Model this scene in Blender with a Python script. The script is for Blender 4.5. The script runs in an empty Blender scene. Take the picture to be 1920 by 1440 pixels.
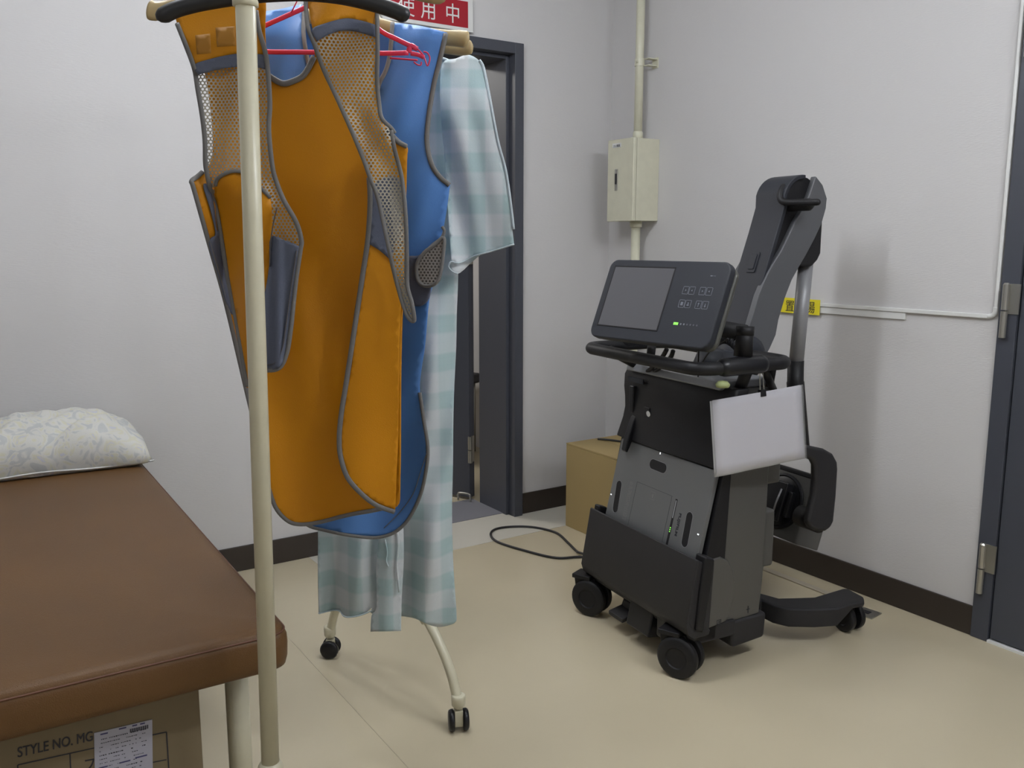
import bpy, bmesh, math, random
from mathutils import Vector, Matrix
from mathutils.geometry import delaunay_2d_cdt
random.seed(7)
S = bpy.context.scene
COL = S.collection
PI = math.pi

# ------------------------------------------------------------------ camera
FPX, YAW, PITCH, ROLL, CH = 1644.26, math.radians(33.4828), math.radians(9.14507), math.radians(0.0512), 1.25
YB, XR = 3.2704, 2.7142            # back wall plane, right wall plane
FW = Vector((math.sin(YAW)*math.cos(PITCH), math.cos(YAW)*math.cos(PITCH), -math.sin(PITCH)))
RT0 = Vector((math.cos(YAW), -math.sin(YAW), 0.0))
UP0 = RT0.cross(FW)
RT = RT0*math.cos(ROLL) + UP0*math.sin(ROLL)
UP = UP0*math.cos(ROLL) - RT0*math.sin(ROLL)
CAM = Vector((0, 0, CH))
cd = bpy.data.cameras.new('camera'); cam = bpy.data.objects.new('camera', cd); COL.objects.link(cam)
M3 = Matrix((RT, UP, -FW)).transposed()
cam.matrix_world = Matrix.Translation(CAM) @ M3.to_4x4()
cd.sensor_width = 36.0; cd.lens = FPX/1920*36.0; cd.clip_start = 0.05
S.camera = cam

# ------------------------------------------------------------------ world, exposure, lights
S.view_settings.view_transform = 'Standard'; S.view_settings.look = 'None'
S.view_settings.gamma = 1.0; S.view_settings.use_curve_mapping = False
S.view_settings.exposure = 0.19
w = bpy.data.worlds.new('world'); S.world = w; w.use_nodes = True
w.node_tree.nodes['Background'].inputs[0].default_value = (0.8, 0.85, 1.0, 1)
w.node_tree.nodes['Background'].inputs[1].default_value = 0.1

def area(name, loc, sx, sy, power, col=(1, .97, .93), rot=(0, 0, 0)):
    l = bpy.data.lights.new(name, 'AREA'); l.shape = 'RECTANGLE'; l.size = sx; l.size_y = sy
    l.energy = power; l.color = col
    o = bpy.data.objects.new(name, l); COL.objects.link(o); o.location = loc; o.rotation_euler = rot
    return o
CEIL = 2.5
LCOL = (.90, .95, 1.03)
LIGHTS = [((0.80, 1.92), 10.8), ((1.65, 0.15), 13.5), ((-0.6, 0.2), 1.0)]
for (lx, ly), p in LIGHTS:
    for k in (-.42, 0, .42):                       # the bare tubes shine to all sides
        l = bpy.data.lights.new('ceiling_lamp', 'POINT'); l.energy = p; l.color = LCOL; l.shadow_soft_size = .08
        o = bpy.data.objects.new('ceiling_lamp', l); COL.objects.link(o); o.location = (lx+k, ly, CEIL-.17)
area('corridor_lamp', (1.2, 5.0, 2.4), 0.5, 0.5, 22)

# ------------------------------------------------------------------ helpers
def at(px, py, ax, val):
    """world point where the sight line through a photo pixel meets the plane axis=val"""
    d = RT*((px-960)/FPX) + UP*((720-py)/FPX) + FW
    t = (val - CAM[ax])/d[ax]
    return CAM + d*t
def matte(name, col, rough=.6, metal=0., bump=0., scale=200., spec=.5, var=0., coat=0., vscale=6.):
    m = bpy.data.materials.new(name); m.use_nodes = True
    nt = m.node_tree; b = nt.nodes['Principled BSDF']
    b.inputs['Base Color'].default_value = (*col, 1); b.inputs['Roughness'].default_value = rough
    b.inputs['Metallic'].default_value = metal; b.inputs['Specular IOR Level'].default_value = spec
    b.inputs['Coat Weight'].default_value = coat
    if bump or var:
        tc = nt.nodes.new('ShaderNodeTexCoord')
    if bump:
        n = nt.nodes.new('ShaderNodeTexNoise'); n.inputs['Scale'].default_value = scale; n.inputs['Detail'].default_value = 3
        bp = nt.nodes.new('ShaderNodeBump'); bp.inputs['Strength'].default_value = bump; bp.inputs['Distance'].default_value = .002
        nt.links.new(tc.outputs['Object'], n.inputs['Vector']); nt.links.new(n.outputs[0], bp.inputs['Height'])
        nt.links.new(bp.outputs[0], b.inputs['Normal'])
    if var:
        n2 = nt.nodes.new('ShaderNodeTexNoise'); n2.inputs['Scale'].default_value = vscale; n2.inputs['Detail'].default_value = 4
        mx = nt.nodes.new('ShaderNodeMix'); mx.data_type = 'RGBA'
        mx.inputs[6].default_value = (*[c*(1-var) for c in col], 1); mx.inputs[7].default_value = (*[min(1, c*(1+var)) for c in col], 1)
        nt.links.new(tc.outputs['Object'], n2.inputs['Vector']); nt.links.new(n2.outputs[0], mx.inputs[0])
        nt.links.new(mx.outputs[2], b.inputs['Base Color'])
    return m
def emis(name, col, s):
    m = matte(name, col); b = m.node_tree.nodes['Principled BSDF']
    b.inputs['Emission Color'].default_value = (*col, 1); b.inputs['Emission Strength'].default_value = s
    return m
class NB:                                     # tiny node builder
    def __init__(s, m): s.nt = m.node_tree; s.b = s.nt.nodes['Principled BSDF']
    def n(s, t, **k):
        x = s.nt.nodes.new(t)
        for a, v in k.items(): setattr(x, a, v)
        return x
    def l(s, a, b): s.nt.links.new(a, b)
    def m(s, op, a, b=None, c=None):
        x = s.n('ShaderNodeMath', operation=op)
        for i, v in enumerate((a, b, c)):
            if v is None: continue
            if isinstance(v, (int, float)): x.inputs[i].default_value = v
            else: s.l(v, x.inputs[i])
        return x.outputs[0]
def empty(name, loc, rz=0, label=None, cat=None, group=None):
    o = bpy.data.objects.new(name, None); COL.objects.link(o); o.location = loc; o.rotation_euler = (0, 0, rz)
    o.empty_display_size = .05
    if label: tag(o, label, cat, group)
    return o
def tag(o, label, cat, group=None):
    o['label'] = label; o['category'] = cat
    if group: o['group'] = group
    return o
def obj(name, bm, mat, parent=None, smooth=False, bevel=0, seg=2, sub=0, solid=0, loc=None, rot=None, label=None):
    me = bpy.data.meshes.new(name)
    bmesh.ops.recalc_face_normals(bm, faces=bm.faces)
    bm.to_mesh(me); bm.free()
    o = bpy.data.objects.new(name, me); COL.objects.link(o)
    me.materials.append(mat)
    if smooth or bevel:
        for p in me.polygons: p.use_smooth = True
    if solid:
        md = o.modifiers.new('solid', 'SOLIDIFY'); md.thickness = solid; md.offset = 0
    if bevel:
        md = o.modifiers.new('bevel', 'BEVEL'); md.width = bevel; md.segments = seg; md.limit_method = 'ANGLE'; md.angle_limit = math.radians(35)
        md.harden_normals = True
    if sub:
        md = o.modifiers.new('sub', 'SUBSURF'); md.levels = sub; md.render_levels = sub
    if parent: o.parent = parent
    if loc is not None: o.location = loc
    if rot is not None: o.rotation_euler = rot
    if label: o['label'] = label
    return o
def struct(name, bm, mat, **k):
    o = obj(name, bm, mat, **k); o['kind'] = 'structure'; return o
def B(): return bmesh.new()
def box(bm, x0, x1, y0, y1, z0, z1, mtx=None):
    vs = [bm.verts.new((x, y, z)) for z in (z0, z1) for y in (y0, y1) for x in (x0, x1)]
    for f in ((0, 1, 3, 2), (4, 6, 7, 5), (0, 4, 5, 1), (2, 3, 7, 6), (0, 2, 6, 4), (1, 5, 7, 3)):
        bm.faces.new([vs[i] for i in f])
    if mtx is not None:
        for v in vs: v.co = mtx @ v.co
    return bm
def bx(*a, **k): return box(B(), *a, **k)
def cat_rom(pts, n=6, closed=False):
    P = [Vector(p) for p in pts]; out = []
    N = len(P); rng = range(N if closed else N-1)
    for i in rng:
        if closed: a, b, c, d = P[(i-1) % N], P[i], P[(i+1) % N], P[(i+2) % N]
        else: a, b, c, d = P[max(i-1, 0)], P[i], P[i+1], P[min(i+2, N-1)]
        if (b-c).length < 1e-6: continue
        for k in range(n):
            t = k/n
            out.append(.5*((2*b) + (c-a)*t + (2*a-5*b+4*c-d)*t*t + (3*b-a-3*c+d)*t**3))
    if not closed: out.append(P[-1].copy())
    return out
def tube(bm, pts, r, seg=12, closed=False, ry=None, nrm=None, caps=True):
    """sweep a circle (or an ellipse ry across nrm) along pts; r may be a list"""
    P = [Vector(p) for p in pts]; n = len(P); rings = []
    up = None
    for i in range(n):
        if closed: t = (P[(i+1) % n]-P[(i-1) % n])
        else: t = P[min(i+1, n-1)]-P[max(i-1, 0)]
        if t.length < 1e-9: t = Vector((0, 0, 1))
        t.normalize()
        if nrm is not None: s = Vector(nrm)
        else:
            if up is None: up = Vector((0, 0, 1)) if abs(t.z) < .9 else Vector((1, 0, 0))
            s = up
        a = s - t*s.dot(t)
        if a.length < 1e-6: a = t.orthogonal()
        a.normalize(); b = t.cross(a)
        if nrm is None: up = a
        rr = r[i] if isinstance(r, (list, tuple)) else r
        r2 = rr if ry is None else ry
        rings.append([bm.verts.new(P[i] + a*math.cos(2*PI*k/seg)*r2 + b*math.sin(2*PI*k/seg)*rr) for k in range(seg)])
    for i in range(n if closed else n-1):
        A, Bq = rings[i], rings[(i+1) % n]
        for k in range(seg): bm.faces.new((A[k], A[(k+1) % seg], Bq[(k+1) % seg], Bq[k]))
    if caps and not closed:
        bm.faces.new(rings[0]); bm.faces.new(rings[-1][::-1])
    return bm
def rtube(bm, pts, r, seg=12):
    """tube with rounded ends"""
    P = [Vector(p) for p in pts]; d0 = (P[0]-P[1]).normalized(); d1 = (P[-1]-P[-2]).normalized()
    A = [P[0]+d0*r*.0]; q = []
    s = [P[0]+d0*r, P[0]+d0*r*.85, P[0]+d0*r*.5]; e = [P[-1]+d1*r*.5, P[-1]+d1*r*.85, P[-1]+d1*r]
    return tube(bm, s+P+e, [r*.12, r*.53, r*.87]+[r]*len(P)+[r*.87, r*.53, r*.12], seg)
def lathe(bm, prof, seg=24, mtx=None):
    rings = []
    for r, z in prof:
        rings.append([bm.verts.new((r*math.cos(2*PI*k/seg), r*math.sin(2*PI*k/seg), z)) for k in range(seg)])
    for A, C in zip(rings, rings[1:]):
        for k in range(seg): bm.faces.new((A[k], A[(k+1) % seg], C[(k+1) % seg], C[k]))
    bm.faces.new(rings[0][::-1]); bm.faces.new(rings[-1])
    if mtx is not None:
        for ring in rings:
            for v in ring: v.co = mtx @ v.co
    return bm
def align(axis, loc=(0, 0, 0)):
    return Matrix.Translation(loc) @ Vector(axis).normalized().to_track_quat('Z', 'Y').to_matrix().to_4x4()
def prism(bm, poly, c0, c1, fn):
    """polygon poly of 2-D points swept from c0 to c1; fn(a,b,c)->xyz"""
    A = [bm.verts.new(fn(a, b, c0)) for a, b in poly]; C = [bm.verts.new(fn(a, b, c1)) for a, b in poly]
    n = len(poly)
    bm.faces.new(A); bm.faces.new(C[::-1])
    for i in range(n): bm.faces.new((A[i], C[i], C[(i+1) % n], A[(i+1) % n]))
    return bm
UZ = lambda a, b, c: (a, c, b)               # profile in x,z extruded along y
def rrect(x0, x1, y0, y1, r, n=5):
    out = []
    for cx, cy, a0 in ((x1-r, y1-r, 0), (x0+r, y1-r, PI/2), (x0+r, y0+r, PI), (x1-r, y0+r, 1.5*PI)):
        for k in range(n+1):
            a = a0+PI/2*k/n; out.append((cx+r*math.cos(a), cy+r*math.sin(a)))
    return out
def text_bm(s, size, ext=0.0005, align_x='LEFT', bold=0):
    cu = bpy.data.curves.new('t', 'FONT'); cu.body = s; cu.offset = bold; cu.size = size; cu.extrude = ext; cu.align_x = align_x
    o = bpy.data.objects.new('t', cu); COL.objects.link(o)
    dg = bpy.context.evaluated_depsgraph_get(); me = bpy.data.meshes.new_from_object(o.evaluated_get(dg))
    bm = B(); bm.from_mesh(me)
    bpy.data.objects.remove(o); bpy.data.curves.remove(cu); bpy.data.meshes.remove(me)
    return bm
def xf(bm, m):
    bmesh.ops.transform(bm, matrix=m, verts=bm.verts); return bm

# ------------------------------------------------------------------ materials
M = {}
M['wall'] = matte('wall_paper', (.62, .605, .60), .85, bump=.25, scale=420, spec=.2)
nb = NB(M['wall'])
tcn = nb.n('ShaderNodeTexCoord'); wv = nb.n('ShaderNodeTexNoise'); mp = nb.n('ShaderNodeMapping')
mp.inputs['Scale'].default_value = (60, 60, 420); wv.inputs['Scale'].default_value = 1.0; wv.inputs['Detail'].default_value = 2
nb.l(tcn.outputs['Object'], mp.inputs[0]); nb.l(mp.outputs[0], wv.inputs['Vector'])
for n_ in nb.nt.nodes:
    if n_.type == 'BUMP': nb.l(wv.outputs[0], n_.inputs['Height'])
M['ceil'] = matte('ceiling_paint', (.8, .8, .78), .9)
M['base'] = matte('brown_vinyl_baseboard', (.036, .027, .021), .45)
M['floor'] = matte('beige_sheet_vinyl', (.555, .485, .345), .24, bump=.05, scale=60, spec=.45, var=.07, vscale=2.2)
M['floor2'] = matte('pale_vinyl_strip', (.63, .60, .52), .3, spec=.45, var=.05, vscale=3)
M['seam'] = matte('floor_seam', (.45, .39, .27), .5)
M['dark'] = matte('slate_door_paint', (.058, .062, .078), .42)
M['steel'] = matte('brushed_steel', (.45, .44, .40), .35, metal=.9)
M['thresh'] = matte('grey_threshold', (.27, .27, .30), .45, metal=.3)
M['cream'] = matte('cream_paint', (.66, .64, .50), .38, var=.08, vscale=25)
M['post'] = matte('aged_cream_enamel', (.60, .565, .42), .33, var=.10, vscale=18)
M['black'] = matte('black_rubber', (.018, .017, .02), .5)
M['blackg'] = matte('black_gloss_plastic', (.011, .011, .013), .32, spec=.35)
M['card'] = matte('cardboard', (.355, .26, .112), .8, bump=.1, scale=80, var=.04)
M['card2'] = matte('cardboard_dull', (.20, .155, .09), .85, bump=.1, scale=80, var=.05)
M['leather'] = matte('brown_vinyl_upholstery', (.128, .062, .019), .45, bump=.28, scale=500, var=.16, spec=.35, vscale=4)
M['white'] = matte('white_plastic', (.72, .72, .70), .4)
M['ink'] = matte('dark_ink', (.02, .02, .03), .6)
M['inkb'] = matte('blue_ink', (.06, .06, .16), .6)
M['red'] = matte('red_sign', (.36, .008, .02), .35)
M['yellow'] = matte('yellow_tape', (.80, .68, .02), .5)
M['green'] = emis('green_led', (.25, .8, .10), 1.0)
M['ledw'] = emis('white_led', (.9, .95, 1), 2.5)

# ------------------------------------------------------------------ room shell
XL, YF = -1.7, -1.5
DX0, DX1 = 1.345, 2.205        # left and right outer edge of the back doorway casing
DH = 2.088
T = .275
bm = bx(XL-.1, XR+.1, YF-.1, 5.6, -.1, 0); struct('floor', bm, M['floor'])
bm = bx(XL-.1, XR+.1, YF-.1, 5.6, CEIL, CEIL+.1); struct('ceiling', bm, M['ceil'])
bm = B(); box(bm, XL, DX0+.02, YB, YB+T, 0, CEIL); box(bm, DX1-.02, XR, YB, YB+T, 0, CEIL); box(bm, DX0+.02, DX1-.02, YB, YB+T, DH-.02, CEIL)
struct('wall_back', bm, M['wall'])
D2Y1, D2Y0, D2H = 1.407, .45, 2.1
bm = B(); box(bm, XR, XR+.1, D2Y1-.01, YB+T, 0, CEIL); box(bm, XR, XR+.1, YF, D2Y0, 0, CEIL); box(bm, XR, XR+.1, D2Y0, D2Y1-.01, D2H, CEIL)
struct('wall_right', bm, M['wall'])
struct('wall_left', bx(XL-.1, XL, YF, YB+T, 0, CEIL), M['wall'])
struct('wall_front', bx(XL-.1, XR+.1, YF-.1, YF, 0, CEIL), M['wall'])
# next room behind the doorway
struct('wall_corridor', bx(-.5, 3.3, 5.5, 5.6, 0, CEIL), M['wall'])
struct('wall_corridor_side', bx(2.75, 2.85, YB+T, 5.5, 0, CEIL), M['wall'])
BH = .0985
struct('baseboard_back', (lambda b: (box(b, XL, DX0, YB-.008, YB, 0, BH), box(b, DX1, XR-.008, YB-.008, YB, 0, BH), b)[2])(B()), M['base'], bevel=.002)
struct('baseboard_right', bx(XR-.008, XR, D2Y1, YB-.008, 0, BH), M['base'], bevel=.002)
# paler vinyl strip in front of the back door, and the sheet joint
struct('trim_1', box(bx(1.18, XR-.008, 3.016, YB-.009, 0, .0012), DX0+.046, DX1-.046, YB-.009, YB+.05, 0, .0012), M['floor2'])
struct('trim_2', bx(.862, .8645, -1.4, 2.9, 0, .0006), M['seam'])
struct('trim_3', bx(.10, .102, 3.262, YB, BH+.3, CEIL), M['wall'])

# back doorway: casing, deep reveal, threshold
bm = B(); c_ = .045
for x0, x1 in ((DX0, DX0+c_), (DX1-c_, DX1)):
    box(bm, x0, x1, YB-.028, YB+T, 0, DH)
box(bm, DX0+c_, DX1-c_, YB-.028, YB+T, DH-c_, DH)
s_ = .016                                     # step stop inside the reveal
box(bm, DX0+c_, DX0+c_+s_, YB+.02, YB+T-.02, 0, DH-c_); box(bm, DX1-c_-s_, DX1-c_, YB+.02, YB+T-.02, 0, DH-c_)
box(bm, DX0+c_+s_, DX1-c_-s_, YB+.02, YB+T-.02, DH-c_-s_, DH-c_)
dr = struct('door_1', bm, M['dark'], bevel=.002)
obj('threshold', bx(DX0+c_, DX1-c_-s_, YB+.05, YB+T+.05, 0, .004), M['thresh'], dr)
# leaf hinged on the far right of the reveal, swung into the next room
hx, hy = DX1-c_-.012, YB+T+.050
leaf = empty('door_leaf', (hx, hy, 0), math.radians(180-66-0)); leaf.parent = dr
obj('leaf_panel', bx(0.004, .78, -.02, .022, .012, DH-c_-s_-.004), M['dark'], leaf, bevel=.002)
for z0 in (.19, 1.15, 1.80):
    h = B(); lathe(h, [(.011, 0), (.011, .062)], 12, Matrix.Translation((-.002, .024, z0))); lathe(h, [(.011, .066), (.011, .13)], 12, Matrix.Translation((-.002, .024, z0)))
    box(h, .0, .004, -.014, .022, z0, z0+.13)
    obj('hinge', h, M['steel'], leaf)
st = B(); tube(st, cat_rom([(0, 0, .002), (0, 0, .028), (.010, 0, .038), (.058, 0, .038), (.068, 0, .028), (.068, 0, .002)], 5), .0055, 8)
stp = obj('door_stop', st, M['steel'], None, smooth=True, loc=(2.108, 3.555, .003), rot=(0, 0, math.radians(120))); tag(stp, 'small steel loop door stop on the floor of the back doorway', 'door stop')
ch = empty('chair', (2.42, 4.55, 0), .4, 'dark chair in the next room, glimpsed through the gap beside the door', 'chair')
b = B(); prism(b, [(-.24, -.22), (.24, -.22), (.26, .2), (-.26, .2)], .42, .48, lambda a, b, c: (a, b, c)); obj('seat', b, M['black'], ch, bevel=.02)
b = B(); prism(b, [(-.22, .55), (.22, .55), (.24, .9), (.15, .98), (-.15, .98), (-.24, .9)], .2, .24, lambda a, b, c: (a, c, b)); obj('backrest', b, M['black'], ch, bevel=.01)
for sx in (-.2, .2):
    for sy in (-.18, .2):
        b = B(); tube(b, [(sx, sy, 0), (sx, sy, .43 if sy < 0 else .6)], .012, 8); obj('leg', b, M['steel'], ch, smooth=True)
# right door
bm = B(); box(bm, XR-.012, XR+.1, D2Y1-.055, D2Y1, 0, D2H); box(bm, XR-.012, XR+.1, D2Y0, D2Y0+.055, 0, D2H); box(bm, XR-.012, XR+.1, D2Y0+.055, D2Y1-.055, D2H-.055, D2H)
d2 = struct('door_2', bm, M['dark'], bevel=.002)
obj('door_panel', bx(XR-.004, XR+.04, D2Y0+.058, D2Y1-.0245-.034, .012, D2H-.058), M['dark'], d2, bevel=.002)
obj('threshold', bx(XR-.014, XR+.08, D2Y0+.055, D2Y1-.055, 0, .008), M['white'], d2)
for z0 in (.155, .968, 1.78):
    h = B(); box(h, XR-.016, XR-.011, D2Y1-.060, D2Y1-.02, z0+.072, z0+.162)
    lathe(h, [(.0, 0), (.010, 0), (.010, .08)], 14, Matrix.Translation((XR-.022, D2Y1-.022, z0))); lathe(h, [(.010, .084), (.010, .16), (.006, .165)], 14, Matrix.Translation((XR-.022, D2Y1-.022, z0)))
    obj('hinge', h, M['steel'], d2)

# wall raceway round the right door, rail and yellow label
bm = B()
box(bm, XR-.012, XR, 1.436, 3.0, 1.021, 1.035); box(bm, XR-.011, XR, 1.413, 1.424, 1.055, CEIL)
rw = obj('cable_raceway', bm, M['white'], bevel=.003); tag(rw, 'thin white cable raceway running along the right wall and up beside the door', 'cable cover')
el = B(); tube(el, cat_rom([(XR-.007, 1.44, 1.028), (XR-.007, 1.428, 1.031), (XR-.007, 1.420, 1.04), (XR-.007, 1.4185, 1.058)], 5), .0075, 8)
obj('elbow', el, M['white'], rw, smooth=True)
rail = obj('wall_rail', bx(XR-.008, XR, 1.716, 2.26, .9975, 1.0205), M['white'], bevel=.001); tag(rail, 'flat white strip fixed to the right wall just under the raceway', 'wall strip')
tp = empty('yellow_label', (XR-.0135, 2.05, .99), 0, 'yellow tape label with handwritten black Japanese characters on the right wall', 'label')
bm = B(); pl = [(2.05, .9895), (2.05, 1.0455)] + [(2.255, 1.0465), (2.255, .9905)]
prism(bm, pl, XR-.0140, XR-.0125, lambda a, b, c: (c-tp.location.x, a-2.05, b-.99)); obj('tape', bm, M['yellow'], tp)
def rt_text(s, y, z, size, par, mat, ry=0, x=None, flipsz=1.0):
    bm = text_bm(s, size, .0003)
    xf(bm, Matrix.Translation((0, 0, 0)) @ Matrix.Rotation(-PI/2, 4, 'Z') @ Matrix.Rotation(PI/2, 4, 'X') @ Matrix.Rotation(ry, 4, 'Z') @ Matrix.Diagonal((flipsz, 1, 1, 1)))
    return obj('lettering', bm, mat, par, loc=(x, y, z))
for s, yy in (('置', 2.205), ('き', 2.148), ('場', 2.112)):
    rt_text(s, yy-2.05, .009, .046, tp, M['ink'], x=-.001, flipsz=.92)

# electrical cabinet and conduit in the corner
EX, EY0, EY1, EZ0, EZ1 = 2.563, 2.936, 3.103, 1.345, 1.696
eb = empty('electrical_box', (XR-.08, (EY0+EY1)/2, EZ0), 0, 'cream metal electrical cabinet on the wall in the room corner', 'electrical box')
ox, oy, oz = eb.location
obj('cabinet', bx(EX+.022-ox, XR-ox, EY0-oy, EY1-oy, 0, EZ1-oz), M['cream'], eb, bevel=.003)
obj('cabinet_door', bx(EX-ox, EX+.019-ox, EY0-.003-oy, EY1+.003-oy, -.001, EZ1-oz+.001), M['cream'], eb, bevel=.004)
lt = obj('latch', bx(EX-.003-ox, EX+.001-ox, 3.034-oy, 3.053-oy, 1.478-oz, 1.570-oz), M['steel'], eb, bevel=.001)
obj('latch_lever', bx(EX-.006-ox, EX-.002-ox, 3.039-oy, 3.048-oy, 1.505-oz, 1.55-oz), M['black'], lt, bevel=.001)
lb = obj('name_tag', bx(EX-.0015-ox, EX-ox, 3.015-oy, 3.073-oy, 1.662-oz, 1.680-oz), M['white'], eb)
rt_text('エレ電源', 3.068-oy, 1.665-oz, .0115, eb, M['ink'], x=EX-.0018-ox)
PX, PY = 2.648, 3.005
cp = B(); tube(cp, [(PX, PY, EZ1-.005), (PX, PY, CEIL)], .0185, 20); 
cdt = obj('conduit_pipe', cp, M['cream'], smooth=True); tag(cdt, 'cream conduit pipe rising from the electrical cabinet to the ceiling', 'pipe')
r_ = B(); lathe(r_, [(.0185, 0), (.0225, 0), (.0225, .03), (.0185, .035)], 20, Matrix.Translation((PX, PY, EZ1+.001))); obj('collar', r_, M['cream'], cdt, smooth=True)
br = B(); lathe(br, [(.0185, 0), (.0215, 0), (.0215, .03), (.0185, .03)], 20, Matrix.Translation((PX, PY, 2.005)))
box(br, PX+.012, XR-.004, PY-.045, PY-.015, 2.004, 2.008); box(br, PX+.012, XR-.004, PY-.045, PY-.015, 2.032, 2.036); box(br, XR-.004, XR, PY-.048, PY-.012, 1.998, 2.042)
tube(br, [(PX-.02, PY-.012, 2.02), (PX-.032, PY-.012, 2.02)], .004, 8)
obj('clamp', br, M['cream'], cdt)
cp = B(); tube(cp, [(PX, PY, 0.0), (PX, PY, EZ0+.004)], .0205, 20)
c2 = obj('conduit_pipe', cp, M['cream'], smooth=True); tag(c2, 'cream conduit pipe below the electrical cabinet down to the floor', 'pipe')
r_ = B(); lathe(r_, [(.02, 0), (.027, 0), (.027, .025), (.0205, .025)], 20, Matrix.Translation((PX, PY, EZ0-.026))); obj('collar', r_, M['cream'], c2, smooth=True)

# red sign above the back door
sg = empty('door_sign', (1.69, YB, 2.098), 0, 'red sign with white Japanese characters in a white frame above the back door', 'sign')
obj('frame', bx(-.27, .267, -.022, 0, .004, .136), M['white'], sg, bevel=.003)
obj('face', bx(-.245, .241, -.0235, -.021, .019, .121), M['red'], sg)
for s, x in (('使', 1.615), ('用', 1.712), ('中', 1.822)):
    bm = text_bm(s, .085, .0006); xf(bm, Matrix.Rotation(PI/2, 4, 'X') @ Matrix.Diagonal((.86, .95, 1, 1)))
    obj('lettering', bm, M['white'], sg, loc=(x-1.69, -.0245, .036))

# light fixtures on the ceiling
for (lx, ly), p in LIGHTS:
    f = empty('ceiling_light', (lx, ly, CEIL), 0, 'long white fluorescent fixture on the ceiling '+('above the garment rack' if ly > 1 else 'nearest the right wall, behind the camera' if lx > 0 else 'behind and left of the camera'), 'ceiling light', 'ceiling fixtures')
    obj('housing', bx(-.62, .62, -.14, .14, -.055, 0), M['white'], f, bevel=.004)
    obj('diffuser', bx(-.6, .6, -.125, .125, -.064, -.055), emis('diffuser_glow', (1, .98, .94), 1.2), f)

# floor outlet plate and cable cover by the right wall
fp = obj('floor_outlet', bx(-.035, .035, -.055, .055, 0, .004), M['steel'], bevel=.001, loc=(2.575, 1.715, 0), rot=(0, 0, .12)); tag(fp, 'square steel floor outlet plate beside the rear wheel of the x-ray machine', 'floor outlet')
obj('socket', bx(-.012, .012, -.03, .0, .004, .0055), M['black'], fp)
fc = obj('floor_cable_cover', bx(2.592, 2.622, 1.78, 2.95, 0, .006), matte('beige_cover', (.42, .37, .28), .45), bevel=.003); tag(fc, 'low beige cable cover running on the floor along the right wall', 'cable cover')

# ------------------------------------------------------------------ cardboard carton by the back wall
cb = empty('cardboard_box', (2.285, 3.02, 0), 0, 'plain yellowish cardboard carton on the floor behind the x-ray machine', 'cardboard box')
obj('carton', bx(0, .325, -.52, 0, 0, .372), M['card'], cb, bevel=.003)
for x0, x1 in ((0, .161), (.164, .325)):
    obj('flap', bx(x0, x1, -.52, 0, .3725, .379), M['card'], cb, bevel=.001)
ck = B(); tube(ck, cat_rom([(2.43, 2.98, .386), (2.47, 2.93, .385), (2.5, 2.84, .385), (2.49, 2.7, .385), (2.5, 2.56, .385)], 6), .0045, 8)
tag(obj('power_cord', ck, M['black'], smooth=True), 'short black cord lying across the top of the cardboard carton', 'cord')
cable = [(2.20, 2.35, .0055), (2.13, 2.52, .0055), (2.097, 2.645, .0055), (1.999, 2.70, .0055), (1.942, 2.836, .0055), (1.905, 2.988, .0055), (1.931, 3.085, .0055), (1.99, 3.135, .0055), (2.069, 3.122, .0055), (2.144, 3.06, .0055), (2.181, 2.95, .0055), (2.146, 2.817, .0055), (2.115, 2.72, .006), (2.10, 2.66, .015), (2.16, 2.50, .0055), (2.25, 2.3, .0055)]
ck = B(); tube(ck, cat_rom(cable, 8), .0052, 8)
tag(obj('floor_cable', ck, M['black'], smooth=True), 'black cable looped on the floor beside the x-ray machine', 'cable')

# ------------------------------------------------------------------ examination bed
bed = empty('examination_bed', (.17, 2.36, 0), math.radians(-1.0), 'brown vinyl examination bed with cream legs along the left side', 'bed')
BX1, BX0, BY0, BY1, BZ0, BZ1 = .345, -.345, -.865, .865, .472, .556
def cushion():
    bm = B(); nx, ny = 14, 28; rows = []
    prof = []                                       # side profile, from bottom edge round the rim to the top
    def ring(inset, z):
        pts = rrect(BX0+inset, BX1-inset, BY0+inset, BY1-inset, max(.035-inset*.3, .01), 6)
        return [bm.verts.new((x, y, z)) for x, y in pts]
    R = [ring(.012, BZ0), ring(.003, BZ0+.006), ring(.0, BZ0+.02), ring(-.001, BZ0+.045), ring(.0, BZ1-.022), ring(.0035, BZ1-.0135), ring(.0055, BZ1-.0125), ring(.006, BZ1-.010), ring(.012, BZ1-.004), ring(.03, BZ1), ring(.08, BZ1+.003), ring(.2, BZ1+.005)]
    for a, c in zip(R, R[1:]):
        for k in range(len(a)): bm.faces.new((a[k], a[(k+1) % len(a)], c[(k+1) % len(a)], c[k]))
    bm.faces.new(R[0][::-1]); bm.faces.new(R[-1])
    return bm
obj('cushion', cushion(), M['leather'], bed, smooth=True)
pp = B(); tube(pp, [(x, y, BZ1-.0125) for x, y in rrect(BX0+.0035, BX1-.0035, BY0+.0035, BY1-.0035, .034, 6)], .0018, 6, closed=True)
obj('seam', pp, matte('dark_brown_seam', (.13, .05, .025), .5), bed, smooth=True)
fr = B()
for s in (-1, 1): box(fr, s*.24-.018, s*.24+.018, -.66, .66, BZ0-.02, BZ0)
for s in (-1, 1): box(fr, -.27, .27, s*.66-.018, s*.66+.018, BZ0-.02, BZ0)
obj('frame', fr, M['post'], bed, bevel=.003)
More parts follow.
